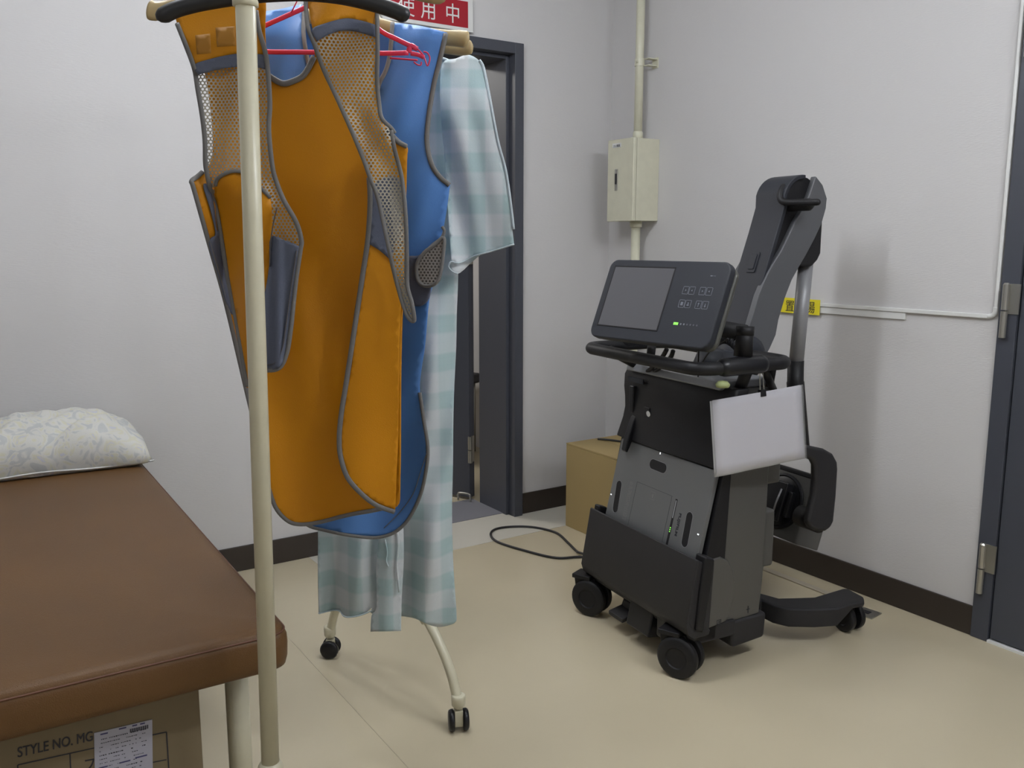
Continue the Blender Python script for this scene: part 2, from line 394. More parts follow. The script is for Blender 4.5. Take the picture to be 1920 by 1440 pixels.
for sx in (-1, 1):
    for sy in (-1, 1):
        l_ = B(); tube(l_, [(sx*.279, sy*.715, .012), (sx*.279, sy*.715, BZ0-.001)], .0225, 20); lg = obj('leg', l_, M['post'], bed, smooth=True)
        f_ = B(); lathe(f_, [(.024, 0), (.026, .002), (.025, .016), (.0, .016)], 20, Matrix.Translation((sx*.279, sy*.715, 0))); obj('rubber_foot', f_, M['black'], lg, smooth=True)
# pillow
def floral():
    m = matte('floral_cotton', (.55, .54, .49), .8, bump=.1, scale=300)
    nb = NB(m); tc = nb.n('ShaderNodeTexCoord'); n1 = nb.n('ShaderNodeTexNoise'); n1.inputs['Scale'].default_value = 19; n1.inputs['Detail'].default_value = 1; n1.inputs['Distortion'].default_value = 2.2
    r = nb.n('ShaderNodeValToRGB'); e = r.color_ramp.elements; r.color_ramp.interpolation = 'EASE'
    e[0].position = .36; e[0].color = (.53, .54, .53, 1); e[1].position = .46; e[1].color = (.66, .65, .61, 1)
    for p, c in ((.54, (.66, .65, .60, 1)), (.62, (.65, .63, .50, 1)), (.72, (.57, .57, .62, 1))):
        q = e.new(p); q.color = c
    nb.l(tc.outputs['Object'], n1.inputs['Vector']); nb.l(n1.outputs[0], r.inputs[0]); nb.l(r.outputs[0], nb.b.inputs['Base Color'])
    return m
def pillow_bm():
    bm = B(); nx, ny = 44, 26; L_, W_, H_ = .62, .36, .150; top = {}; bot = {}
    for i in range(nx+1):
        for j in range(ny+1):
            u = -1+2*i/nx; v = -1+2*j/ny
            e = (1-abs(u)**3.2)*(1-abs(v)**2.6); e = max(e, 0)**.36
            x = u*L_/2*(1-.06*(1-abs(u))*0-.05*v*v*abs(u)); y = v*W_/2*(1-.07*u*u*0-.06*(1-u*u)*-1*.0)
            cx = 1+.05*abs(u*v)
            wr = (.007*math.sin(9*u+5*v+2*math.sin(6*v))+.006*math.sin(17*u-11*v)+.0015*math.sin(31*u+9*v*v))*e - (.022*math.exp(-((v+.95-(u+.05)*1.3)/.13)**2)*max(0, 1-abs(u-.22)/.42))
            top[i, j] = bm.verts.new((x*cx, y*cx, .012+H_*e*(.86+.14*math.sin(2.2*u+1)) + wr))
            bot[i, j] = bm.verts.new((x*cx, y*cx, .012-.011*min(1, e*2))) if 0 < i < nx and 0 < j < ny else top[i, j]
    for i in range(nx):
        for j in range(ny):
            bm.faces.new((top[i, j], top[i+1, j], top[i+1, j+1], top[i, j+1]))
            bm.faces.new((bot[i, j], bot[i, j+1], bot[i+1, j+1], bot[i+1, j]))
    return bm
pw = empty('pillow', (.235, 3.055, BZ1+.004), math.radians(-2), 'white floral pillow lying at the wall end of the brown bed', 'pillow')
obj('pillowcase', pillow_bm(), floral(), pw, smooth=True)
hm = B(); tube(hm, cat_rom([(-.31, -.178, .016), (-.15, -.185, .012), (0, -.186, .018), (.15, -.184, .011), (.315, -.18, .013)], 6), .0028, 6); obj('hem', hm, M['white'], pw, smooth=True)

# carton under the bed, with print and delivery slip
CY = 1.575
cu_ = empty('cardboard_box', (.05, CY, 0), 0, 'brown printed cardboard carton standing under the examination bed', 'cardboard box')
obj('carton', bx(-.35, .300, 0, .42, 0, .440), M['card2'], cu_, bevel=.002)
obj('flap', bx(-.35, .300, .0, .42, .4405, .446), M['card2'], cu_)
def fpt(px, py, y=CY): p = at(px, py, 1, y); return Vector((p.x-.05, -.0006, p.z))
def ftext(s, px, py, px2, py2, size, mat, par, name='print', sx=1., dy=0.):
    a = fpt(px, py); b = fpt(px2, py2); ang = math.atan2(b.z-a.z, b.x-a.x)
    bm = text_bm(s, size, .0003); me_ = bpy.data.meshes.new('t'); bm.to_mesh(me_); xf(bm, Matrix.Translation((.0009, 0, .00002))); bm.from_mesh(me_); bpy.data.meshes.remove(me_)
    if sx == 0: sx = (b-a).length/max(v.co.x for v in bm.verts)
    xf(bm, Matrix.Rotation(-ang, 4, 'Y') @ Matrix.Rotation(PI/2, 4, 'X') @ Matrix.Diagonal((sx, 1, 1, 1)))
    return obj(name, bm, mat, par, loc=a+Vector((0, dy, 0)))
ftext('STYLE NO. MG', 32, 1420, 174, 1388, .0255, M['ink'], cu_, sx=0)
ftext('フリー', 155, 1446, 185, 1440, .028, M['ink'], cu_, sx=.7)
bm = B()
def pline(a, b, wd=.0011):
    A, Bq = fpt(*a), fpt(*b); d = (Bq-A).normalized(); n = Vector((-d.z, 0, d.x))*wd
    vs = [bm.verts.new(q+Vector((0, -.0001, 0))) for q in (A-n, Bq-n, Bq+n, A+n)]; bm.faces.new(vs)
for a, b in (((33, 1434), (312, 1372)), ((33, 1434), (36, 1500)), ((312, 1372), (320, 1500)), ((131, 1413), (135, 1500)), ((200, 1446), (312, 1424))): pline(a, b)
obj('print', bm, M['ink'], cu_)
sl = empty('delivery_slip', (0, 0, 0), 0, 'white delivery slip with small print stuck to the carton under the bed', 'label')
sl.location = at(176, 1374, 1, CY); slo = sl.location.copy()
A_, B_, C_ = at(176, 1374, 1, CY)-slo, at(285, 1346, 1, CY)-slo, at(190, 1440, 1, CY)-slo
ex = (B_-A_).normalized(); ez = Vector((0, -1, 0)).cross(ex).normalized(); ez = ez if ez.z > 0 else -ez
ang = math.atan2(ex.z, ex.x)+math.radians(-1.5)
sl.rotation_euler = (0, -ang, 0)
SW = (B_-A_).length
obj('slip', bx(0, SW, -.0016, -.0004, -.15, 0), matte('slip_paper', (.42, .42, .50), .6), sl)
bm = B(); bb = B()
def q_(b, x, z, w_, h_): box(b, x, x+w_, -.0019, -.0016, z-h_, z)
for i in range(26): q_(bm, .058+i*.0012, -.008, .0005+.0005*(i % 3 == 0), .007)
for r in range(11):
    z = -.014-r*.0075; x = .008
    while x < SW-.012:
        wd = random.choice((.0012, .002, .003)); 
        if random.random() < .72: q_(bm, x, z, wd, .0011 if r % 4 else .0018)
        x += wd+.0012
        if random.random() < .07: x += .012
for x, z, ww in ((.010, -.004, .012), (.040, -.002, .012), (.062, -.002, .008), (.075, -.002, .008), (.006, -.066, .014), (.04, -.066, .018), (.066, -.064, .02)):
    bb = B(); q_(bb, x, z, ww, .0025); obj('blue_print', bb, M['inkb'], sl)
obj('fine_print', bm, M['ink'], sl)

# ------------------------------------------------------------------ hanger rack (frame: x to the right, y away, z up)
FG = Vector((math.sin(YAW), math.cos(YAW), 0))
def gw(x, D, z): return RT0*x + FG*D + Vector((0, 0, z))
def g3(px, py, D):
    d = RT*((px-960)/FPX) + UP*((720-py)/FPX) + FW
    t = D/d.dot(FG); P = CAM + d*t
    return Vector((P.dot(RT0), D, P.z))
class GT:
    """a thing hung in the rack's frame, with its Empty at the foot of the thing"""
    def __init__(s, name, x, D, z, label, cat, group=None):
        s.o = Vector((x, D, z)); s.e = empty(name, gw(x, D, z), -YAW, label, cat, group)
    def p(s, px, py, D): return g3(px, py, D) - s.o
PA, PBt = g3(460.5, 17, 1.40), g3(506, 1400, 1.40)
sl_ = (PA.x-PBt.x)/(PA.z-PBt.z)
def p1(z): return Vector((PBt.x+sl_*(z-PBt.z), 1.40, z))
P2X, P2D, HUB, ROD = -.346, 2.314, .335, 1.925
rk = GT('garment_rack', p1(0).x, 1.40, 0, 'cream tubular rack on curved legs with castors holding the aprons and gown', 'garment rack')
o_ = rk.o
t_ = B(); tube(t_, [p1(.31)-o_, p1(ROD)-o_], .0151, 24); obj('post', t_, M['post'], rk.e, smooth=True)
t_ = B(); d_ = (p1(1.7)-p1(1.5)).normalized(); zc = g3(460, 13, 1.40).z
lathe(t_, [(.0152, 0), (.0192, .001), (.0192, .008), (.0175, .012), (.0175, .055), (.0152, .058)], 24, align(d_, p1(zc)-o_)); obj('collar', t_, M['post'], rk.e, smooth=True)
t_ = B(); tube(t_, [Vector((P2X, P2D, HUB))-o_, Vector((P2X, P2D, ROD))-o_], .0152, 24); obj('post', t_, M['post'], rk.e, smooth=True)
t_ = B(); tube(t_, [p1(ROD)-o_, Vector((P2X, P2D, ROD))-o_], .0135, 20); obj('rail', t_, M['post'], rk.e, smooth=True)
def caster(par, c, ax, r=.028):
    """twin-wheel castor touching z=0 at c; ax = direction of the axle in the rack frame"""
    ax = Vector(ax).normalized(); c = Vector(c)
    sideways = Vector((-ax.y, ax.x, 0))
    f = B(); wc = c+Vector((0, 0, r))
    prism(f, [(-.008, .0), (.008, .0), (.011, .012), (.010, .045), (-.010, .045), (-.012, .012)], -.011, .011, lambda a, b, cc: wc + sideways*a*1.2 + ax*cc + Vector((0, 0, b-.016)))
    fk = obj('caster_fork', f, M['post'], par, bevel=.002)
    f2 = B(); lathe(f2, [(.006, 0), (.012, .004), (.0175, .012), (.0185, .03), (.0185, .038), (.0155, .040)], 20, Matrix.Translation(wc+Vector((0, 0, r+.002)))); obj('leg_cap', f2, M['post'], par, smooth=True)
    for s in (-1, 1):
        wl = B(); m = align(ax*s, wc+ax*s*.0115)
        lathe(wl, [(r*.5, 0), (r, .001), (r, .008), (r*.93, .0125), (r*.8, .0145), (r*.3, .0155)], 28, m); obj('wheel', wl, M['blackg'], par, smooth=True)
def rack_leg(base, tip, cax):
    base = Vector(base); D_ = base.y; tip = Vector(tip); d = (tip-base); d.z = 0; L_ = d.length; d.normalize()
    path = [(0, .005), (.10, .0), (.33, -.022), (.55, -.062), (.74, -.117), (.89, -.18), (.97, -.235), (1.0, -.272)]
    pts = [base + d*L_*s + Vector((0, 0, z+.0)) for s, z in path]; pts[-1].z = .084
    sm = cat_rom(pts, 5)
    g_ = B(); tube(g_, [p-o_ for p in sm], .0128, 16)
    lg = obj('leg', g_, M['post'], rk.e, smooth=True)
    s_ = B(); tube(s_, [p-o_ for p in sm[:17]], .0185, 16); obj('socket', s_, M['post'], lg, smooth=True)
    if D_ > 2:
        b_ = B(); tube(b_, [base+Vector((0, 0, .10))-o_, sm[13]-o_], .013, 14); obj('brace', b_, M['post'], lg, smooth=True)
    caster(rk.e, Vector((tip.x, tip.y, 0))-o_, cax)
hb = Vector((P2X, P2D, HUB))
rack_leg(hb, (-.138, 2.109, 0), (1, .18, 0))
rack_leg(hb, (-.554, 2.519, 0), (-.05, -1, 0))
h1 = p1(.312)
rack_leg(h1, (h1.x+.208, 1.40-.205, 0), (1, .2, 0)); rack_leg(h1, (h1.x-.13, 1.40+.13, 0), (1, .3, 0))
for h_ in (hb, h1):
    b_ = B(); lathe(b_, [(.016, -.03), (.021, -.024), (.021, .04), (.0165, .048)], 20, Matrix.Translation(h_-o_)); obj('hub', b_, M['post'], rk.e, smooth=True)

# hangers
M['wood'] = matte('pale_tan_hanger', (.42, .315, .155), .38, var=.08, vscale=30)
M['rub'] = matte('black_foam_hanger', (.012, .012, .014), .42)
M['pink'] = matte('pink_plastic', (.62, .03, .09), .28)
def rodx(D): t = (D-1.40)/(P2D-1.40); return p1(ROD).x*(1-t)+P2X*t
def hook(T, top, D):
    r = Vector((rodx(D), D, ROD)) - T.o; a = Vector(top)
    pts = [a, a+(r-a)*.5, r+Vector((.0, 0, -.03))+Vector((.022, 0, 0)), r+Vector((.022, 0, 0)), r+Vector((.012, 0, .018)), r+Vector((-.004, 0, .021)), r+Vector((-.018, 0, .012)), r+Vector((-.022, 0, -.004))]
    b = B(); tube(b, cat_rom(pts, 5), .0022, 8); return obj('hook', b, M['steel'], T.e, smooth=True)
def arm_hanger(name, pxs, D, mat, hh, dd, label, group=None):
    """broad contoured hanger along a line of photo points; hh = half heights, dd = half depth"""
    mid = pxs[len(pxs)//2]; P0 = g3(mid[0], mid[1], D)
    T = GT(name, P0.x, D, P0.z-.05, label, 'hanger', group)
    pts = cat_rom([T.p(x, y, D) for x, y in pxs], 6); n = len(pts); b = B(); rings = []
    k_ = 14
    for i, p in enumerate(pts):
        t = (pts[min(i+1, n-1)]-pts[max(i-1, 0)]).normalized(); u = Vector((-t.z, 0, t.x)); u = u if u.z > 0 else -u
        s = i/(n-1); e = min(1, (min(s, 1-s)/.045+.02))**.5 if True else 1
        hgt = hh(abs(2*s-1))*e; dep = dd*e
        fwd = -.02*abs(2*s-1)**2
        rings.append([b.verts.new(p+Vector((0, fwd, 0))+u*math.cos(2*PI*k/k_)*hgt+Vector((0, 1, 0))*math.sin(2*PI*k/k_)*dep) for k in range(k_)])
    for A, C in zip(rings, rings[1:]):
        for k in range(k_): b.faces.new((A[k], A[(k+1) % k_], C[(k+1) % k_], C[k]))
    b.faces.new(rings[0]); b.faces.new(rings[-1][::-1])
    obj('shoulder_bar', b, mat, T.e, smooth=True); hook(T, T.p(mid[0], mid[1]-6, D), D)
    return T
arm_hanger('apron_hanger', [(303, 42), (330, 24), (362, 12), (400, 3), (460, -7), (520, -12), (570, -13), (620, -9), (668, 0), (710, 12), (745, 25), (770, 39)], 1.50, M['rub'], lambda s: .0128, .013, 'wide curved black padded hanger, empty, at the front of the rack')
arm_hanger('apron_hanger', [(284, 22), (300, 24), (335, 14), (400, -18), (480, -50), (565, -62), (650, -55), (730, -30), (790, -12), (842, -3)], 1.61, M['wood'], lambda s: .013+.005*s*s, .009, 'broad tan hanger with one end showing left of the black hanger, holding the orange apron')
arm_hanger('apron_hanger', [(440, 78), (465, 62), (500, 48), (545, 36), (600, 30), (655, 34), (705, 46), (765, 62), (835, 72), (862, 75), (881, 79)], 1.81, M['wood'], lambda s: .014+.003*s*s, .010, 'upper of two tan hanger ends showing right of the blue apron')
arm_hanger('apron_hanger', [(450, 96), (480, 80), (530, 60), (600, 50), (665, 54), (730, 68), (790, 82), (840, 90), (866, 93), (888, 90)], 1.88, M['wood'], lambda s: .012+.004*s*s, .010, 'lower of two tan hanger ends just above the green checked gown shoulder')
T = GT('coat_hanger', g3(720, 60, 1.965).x, 1.965, g3(720, 100, 1.965).z, 'thin steel hanger inside the checked gown', 'hanger')
b = B(); tube(b, cat_rom([T.p(x, y, 1.965) for x, y in ((600, 130), (640, 118), (700, 70), (725, 52), (750, 70), (815, 110), (858, 124))], 6), .003, 8); obj('shoulder_bar', b, M['steel'], T.e, smooth=True); hook(T, T.p(725, 52, 1.965), 1.965)
# pink hanger
T = GT('coat_hanger', g3(620, 100, 1.70).x, 1.70, g3(620, 100, 1.70).z, 'pink plastic clothes hanger between the orange and blue aprons', 'hanger')
b = B(); D = 1.70
def pk(pts, r, ry=.0022, n=5): tube(b, cat_rom([T.p(x, y, D) for x, y in pts], n), r, 8, ry=ry, nrm=(0, 1, 0))
pk([(455, 70), (484, 54), (530, 33), (572, 14), (620, -10), (643, -16), (665, 5), (709, 54), (745, 74), (783, 92)], .0045)
pk([(462, 92), (497, 97), (587, 98), (711, 100), (766, 99)], .0045, n=4)
pk([(455, 70), (462, 92)], .004); pk([(766, 99), (770, 86), (778, 90)], .005)
pk([(731, 109), (760, 111), (783, 113)], .0018); pk([(770, 100), (785, 103), (795, 108)], .004)
for pts in ([(794, 97), (801, 99), (806, 108), (804, 119), (801, 123), (797, 112), (793, 103)], [(776, 116), (782, 121), (789, 122), (790, 116)], [(783, 92), (790, 99), (795, 105)]): pk(pts, .0014, .0014)
obj('shoulder_bar', b, M['pink'], T.e, smooth=True)
b = B(); q = [T.p(643, -16, D), T.p(640, -40, D)]; r_ = Vector((rodx(D), D, ROD))-T.o
tube(b, cat_rom(q+[r_+Vector((.03, 0, -.03)), r_+Vector((.022, 0, 0)), r_+Vector((.0, 0, .0185)), r_+Vector((-.022, 0, 0))], 6), .0025, 8); obj('hook', b, M['pink'], T.e, smooth=True)
b = B(); tube(b, [T.p(546, 24, D-.005), T.p(557, 2, D-.005), T.p(563, -25, D-.005)], .0012, 6); obj('spare_hook', b, M['pink'], T.e, smooth=True)

# ------------------------------------------------------------------ cloth
def dedupe(P):
    o = []
    for p in P:
        if not o or (p-o[-1]).length > .6: o.append(p)
    while (o[0]-o[-1]).length < .6: o.pop()
    return o
def panel(name, T, outline, D, mat, thick=.003, step=9, n=4, label=None, par=None):
    """cloth piece: outline traced round, filled with a mesh grid and draped by the depth function D"""
    P = dedupe(cat_rom([(x, y, 0) for x, y in outline], n, closed=True)); P = [Vector((p.x, p.y)) for p in P]
    N = len(P); xs = [p.x for p in P]; ys = [p.y for p in P]
    def inside(x, y):
        c = False
        for i in range(N):
            a, b_ = P[i], P[i-1]
            if (a.y > y) != (b_.y > y) and x < (b_.x-a.x)*(y-a.y)/(b_.y-a.y)+a.x: c = not c
        return c
    pts = list(P); gx = min(xs)+step/2; row = 0
    y = min(ys)+step/2
    while y < max(ys):
        x = min(xs)+(step/2 if row % 2 else step)
        while x < max(xs):
            if inside(x, y) and min((Vector((x, y))-p).length_squared for p in P) > (step*.45)**2: pts.append(Vector((x, y)))
            x += step
        y += step*.87; row += 1
    r = delaunay_2d_cdt(pts, [], [list(range(N))], 1, 1e-4)
    bm = B(); vs = [bm.verts.new(T.p(v.x, v.y, D(v.x, v.y))) for v in r[0]]
    for f in r[2]:
        try: bm.faces.new([vs[i] for i in f])
        except ValueError: pass
    return obj(name, bm, mat, par or T.e, smooth=True, solid=thick, label=label)
def binding(name, T, path, D, mat, wpx=9, off=-.0015, closed=False, par=None, n=5, th=.0028):
    pts = cat_rom([(x, y, 0) for x, y in path], n, closed=closed); out = []
    for p in pts:
        if not out or (p-out[-1]).length > 1: out.append(p)
    d0 = D(out[0].x, out[0].y)
    b = B(); tube(b, [T.p(p.x, p.y, D(p.x, p.y)+off) for p in out], wpx*.5*d0/FPX*.98, 8, closed=closed, ry=th, nrm=(0, 1, 0))
    return obj(name, b, mat, par or T.e, smooth=True)
def mesh_mat(name, col, pitch=.0068, q=.0052, r=.0023):
    m = matte(name, col, .7); m.blend_method = 'HASHED'; nb = NB(m); tc = nb.n('ShaderNodeTexCoord'); sp = nb.n('ShaderNodeSeparateXYZ')
    nb.l(tc.outputs['Object'], sp.inputs[0]); X_, Z_ = sp.outputs[0], sp.outputs[2]
    zz = nb.m('DIVIDE', Z_, q); row = nb.m('FLOOR', zz); par = nb.m('FLOORED_MODULO', row, 2.0)
    xx = nb.m('ADD', nb.m('DIVIDE', X_, pitch), nb.m('MULTIPLY', par, .5))
    dx = nb.m('MULTIPLY', nb.m('SUBTRACT', nb.m('FRACT', xx), .5), pitch); dz = nb.m('MULTIPLY', nb.m('SUBTRACT', nb.m('FRACT', zz), .5), q)
    d2_ = nb.m('SQRT', nb.m('ADD', nb.m('MULTIPLY', dx, dx), nb.m('MULTIPLY', dz, dz)))
    hole = nb.m('LESS_THAN', d2_, r)
    nb.l(nb.m('SUBTRACT', 1.0, hole), nb.b.inputs['Alpha'])
    return m
M['org'] = matte('orange_apron_cloth', (.535, .215, .004), .5, bump=.12, scale=500, spec=.25, var=.04, vscale=8)
M['blu'] = matte('blue_apron_cloth', (.075, .205, .52), .42, bump=.1, scale=500, spec=.4, var=.05, vscale=8)
M['tape'] = matte('grey_edge_tape', (.155, .150, .145), .7, bump=.2, scale=900)
M['bgrey'] = matte('blue_grey_cloth', (.092, .106, .155), .6, bump=.2, scale=600)
M['mesh'] = mesh_mat('beige_mesh', (.36, .33, .265), .0068, .0052, .00215)
M['mesh2'] = mesh_mat('grey_mesh', (.32, .31, .30), .0072, .0056, .0021)
M['stitch'] = matte('stitching', (.08, .07, .07), .8)
M['fade'] = matte('faded_print', (.40, .175, .012), .6)

# --- orange apron (seen from its open back)
A = GT('radiation_apron', g3(600, 985, 1.64).x, 1.64, g3(600, 985, 1.64).z, 'orange radiation apron with grey mesh shoulders and grey edging, front of the rack', 'apron')
def smooth01(t): t = max(0, min(1, t)); return t*t*(3-2*t)
def D_big(x, y):
    c = 600
    top = smooth01((120-y)/120)
    return 1.655 - .045*((x-c)/170)**2*smooth01((y-120)/250)*(1 if x < c else .35) + .010*math.sin((x+.15*y)/38)*smooth01((y-200)/300) + .006*math.sin((x-.3*y)/23+1)*smooth01((y-350)/300) - .028*top
def D_str(x, y): return 1.572 + .012*smooth01((90-y)/90) + .006*math.sin(y/37+x/50)
def D_lobe(x, y): return 1.572 - .034*smooth01((y-330)/60) + .058*smooth01((482-x)/72)*smooth01((y-330)/60) + .008*math.sin(y/60) + .004*math.sin(x/11+y/90)
def D_lob2(x, y): return D_lobe(x, y)-.003
def D_flap(x, y): return 1.602 + .004*math.sin(y/55) + .022*smooth01((x-650)/90)*.6 + .006*math.sin((x+.3*y)/40)
def D_rst(x, y): return 1.567 + .008*math.sin(y/33+x/21) + .012*smooth01((60-y)/60) + (.012*math.sin((x-.45*y)/9)*math.exp(-((y-255)/40)**2)) + .004*math.sin((x*.9-y*.35)/12)*smooth01((y-280)/100)
big = [(350, 52), (362, 85), (385, 140), (394, 200), (399, 262), (396, 300), (380, 325), (358, 340), (363, 353), (378, 405), (392, 457), (407, 512), (423, 567), (442, 648), (461, 728), (478, 800), (490, 860), (501, 905), (514, 950), (534, 974), (556, 984), (595, 981), (651, 966), (701, 956), (744, 950), (750, 900), (752, 700), (757, 500), (761, 350), (763, 273), (763, 273), (740, 259), (722, 235), (712, 205), (707, 150), (704, 60), (700, -25), (600, -30), (590, 30), (589, 85), (589, 109), (570, 138), (547, 151), (528, 154), (504, 140), (500, 105), (497, 60), (493, -20), (430, -12), (350, 25)]
panel('front_panel', A, big, D_big, M['org'], .004, 10)
binding('edge_tape', A, [(589, 106), (570, 140), (547, 153), (528, 156), (505, 143)], D_big, M['tape'], 11, -.005)
binding('edge_tape', A, [(380, 322), (370, 331), (359, 340), (363, 353), (392, 457), (423, 567), (461, 728), (478, 800), (490, 860), (502, 908), (516, 950), (536, 974), (558, 983), (595, 980), (651, 966), (701, 957), (741, 948)], D_big, M['tape'], 9, -.003)
binding('edge_tape', A, [(762, 275), (748, 267), (736, 255), (726, 240)], D_big, M['tape'], 10, -.004)
panel('side_patch', A, [(381, 348), (392, 350), (401, 385), (406, 430), (412, 436), (421, 482), (433, 545), (438, 590), (424, 568), (407, 510), (392, 460), (396, 446), (404, 437), (394, 392)], lambda x, y: D_big(x, y)-.006, M['bgrey'], .002, 8)
# right flap wrapping round
flap = [(693, 335), (696, 372), (692, 446), (682, 515), (669, 601), (657, 680), (651, 718), (642, 775), (638, 822), (641, 856), (653, 894), (680, 925), (708, 945), (738, 956), (741, 956), (744, 880), (747, 806), (749, 650), (752, 560), (757, 470), (761, 380), (763, 300), (763, 275), (740, 262), (715, 262), (700, 290)]
ff = panel('side_flap', A, flap, D_flap, M['org'], .003, 9)
panel('flap_patch', A, [(697, 350), (697, 385), (693, 458), (693, 458), (712, 470), (734, 489), (734, 489), (752, 400), (755, 345), (730, 330)], lambda x, y: D_flap(x, y)-.0035, M['bgrey'], .002, 8)
binding('edge_tape', A, [(692, 333), (694, 377), (690, 446), (680, 515), (667, 601), (650, 712), (640, 775), (636, 822), (639, 858), (652, 896), (679, 927), (707, 948), (740, 960)], D_flap, M['tape'], 10, -.003)
binding('edge_tape', A, [(739, 260), (748, 268), (763, 275)], D_flap, M['tape'], 8, -.003)
# left strap
ltop = [(333, 46), (345, 76), (354, 100), (364, 124), (364, 124), (402, 111), (443, 102), (470, 101), (496, 104), (496, 104), (494, 84), (487, 60), (480, 20), (474, -18), (400, -8), (336, 25)]
panel('shoulder_strap', A, ltop, D_str, M['org'], .003, 9)
panel('strap_band', A, [(364, 122), (402, 109), (443, 101), (470, 100), (498, 103), (498, 103), (500, 131), (500, 131), (470, 124), (443, 126), (410, 130), (372, 140), (372, 140)], lambda x, y: D_str(x, y)-.002, M['bgrey'], .003, 8)
lm = [(370, 138), (410, 128), (443, 124), (470, 122), (498, 129), (502, 150), (506, 195), (504, 244), (510, 307), (517, 337), (532, 375), (555, 416), (564, 448), (560, 462), (560, 462), (535, 452), (509, 447), (509, 447), (507, 410), (507, 373), (486, 350), (470, 331), (450, 321), (431, 321), (412, 328), (403, 344), (402, 368), (395, 350), (386, 312), (385, 262), (380, 217), (372, 169)]
panel('mesh_panel', A, lm, D_lobe, M['mesh'], .0, 9)
lobe = [(403, 350), (411, 330), (431, 322), (450, 322), (470, 332), (486, 351), (507, 373), (510, 446), (505, 501), (496, 560), (492, 640), (485, 700), (466, 726), (461, 715), (450, 650), (440, 584), (426, 515), (412, 419), (406, 377)]
panel('back_panel', A, lobe, D_lobe, M['org'], .003, 9)
tail = [(508, 445), (535, 451), (560, 461), (563, 466), (553, 532), (543, 618), (536, 663), (523, 689), (498, 693), (480, 690), (476, 640), (494, 560), (505, 501)]
panel('belt_tail', A, tail, lambda x, y: D_lob2(x, y)-.004-.006*math.sin((x-510)/7)*math.exp(-((x-522)/16)**2), M['bgrey'], .003, 6)
binding('edge_tape', A, [(404, 348), (409, 334), (431, 322), (452, 322), (470, 332), (487, 350), (507, 371)], lambda x, y: D_lobe(x, y)-.002, M['tape'], 7)
binding('edge_tape', A, [(332, 44), (348, 84), (364, 128), (371, 169), (379, 217), (384, 262), (385, 305), (388, 325), (396, 362), (404, 388), (412, 430), (426, 515), (440, 586), (452, 655), (463, 725)], lambda x, y: (D_str(x, y) if y < 130 else D_lobe(x, y))-.002, M['tape'], 9)
binding('edge_tape', A, [(480, 20), (486, 58), (496, 92), (502, 130), (506, 195), (504, 244), (510, 307), (517, 337), (532, 375), (555, 416), (565, 450), (563, 470), (554, 532), (545, 618), (537, 664), (523, 690), (497, 694), (476, 688)], lambda x, y: (D_str(x, y) if y < 130 else D_lob2(x, y))-.003, M['tape'], 9)
binding('stitching', A, [(556, 470), (545, 545), (536, 612), (529, 655), (516, 680), (497, 684)], lambda x, y: D_lob2(x, y)-.006, M['stitch'], 1.4)
binding('stitching', A, [(519, 390), (509, 440), (506, 500)], lambda x, y: D_lob2(x, y)-.006, M['stitch'], 1.6)
for x0, x1, y0, y1 in ((366, 394, 66, 100), (404, 440, 52, 86)):
    panel('faded_print', A, [(x0, y0), (x0, y0), (x1, y0-3), (x1, y0-3), (x1+2, y1), (x1+2, y1), (x0+3, y1+2), (x0+3, y1+2)], lambda x, y: D_str(x, y)-.0018, M['fade'], .0002, 8)
# right strap
rtop = [(578, 0), (582, 30), (587, 58), (587, 58), (610, 46), (645, 37), (672, 40), (700, 48), (700, 48), (704, 22), (704, -30), (640, -40), (580, -35)]
panel('shoulder_strap', A, rtop, D_rst, M['org'], .003, 9)
panel('strap_band', A, [(585, 56), (610, 44), (645, 35), (672, 38), (704, 47), (704, 47), (705, 70), (705, 70), (672, 60), (645, 57), (618, 64), (594, 78), (594, 78)], lambda x, y: D_rst(x, y)-.002, M['bgrey'], .003, 8)
rm = [(592, 76), (618, 62), (645, 55), (672, 58), (705, 68), (707, 110), (707, 150), (711, 205), (722, 228), (736, 246), (741, 285), (753, 337), (760, 412), (763, 487), (764, 540), (772, 575), (774, 597), (766, 590), (750, 549), (737, 498), (719, 412), (706, 365), (695, 336), (683, 300), (661, 247), (631, 180), (608, 131)]
panel('mesh_panel', A, rm, D_rst, M['mesh'], 0, 7)
panel('belt_tail', A, [(731, 350), (755, 345), (760, 412), (763, 487), (764, 540), (774, 580), (775, 598), (764, 590), (750, 549), (740, 498), (737, 430)], lambda x, y: D_rst(x, y)+.006, M['mesh2'], 0, 8)
binding('edge_tape', A, [(573, 0), (577, 49), (589, 82), (607, 131), (630, 180), (660, 247), (682, 300), (695, 337), (706, 364), (718, 412), (736, 498), (749, 549), (761, 586), (770, 600), (777, 599), (772, 567), (764, 536), (763, 487), (761, 412), (754, 337), (740, 281), (733, 245)], D_rst, M['tape'], 8)
binding('edge_tape', A, [(707, 20), (708, 90), (707, 150), (711, 195), (716, 222), (733, 240), (740, 250)], D_rst, M['tape'], 8)

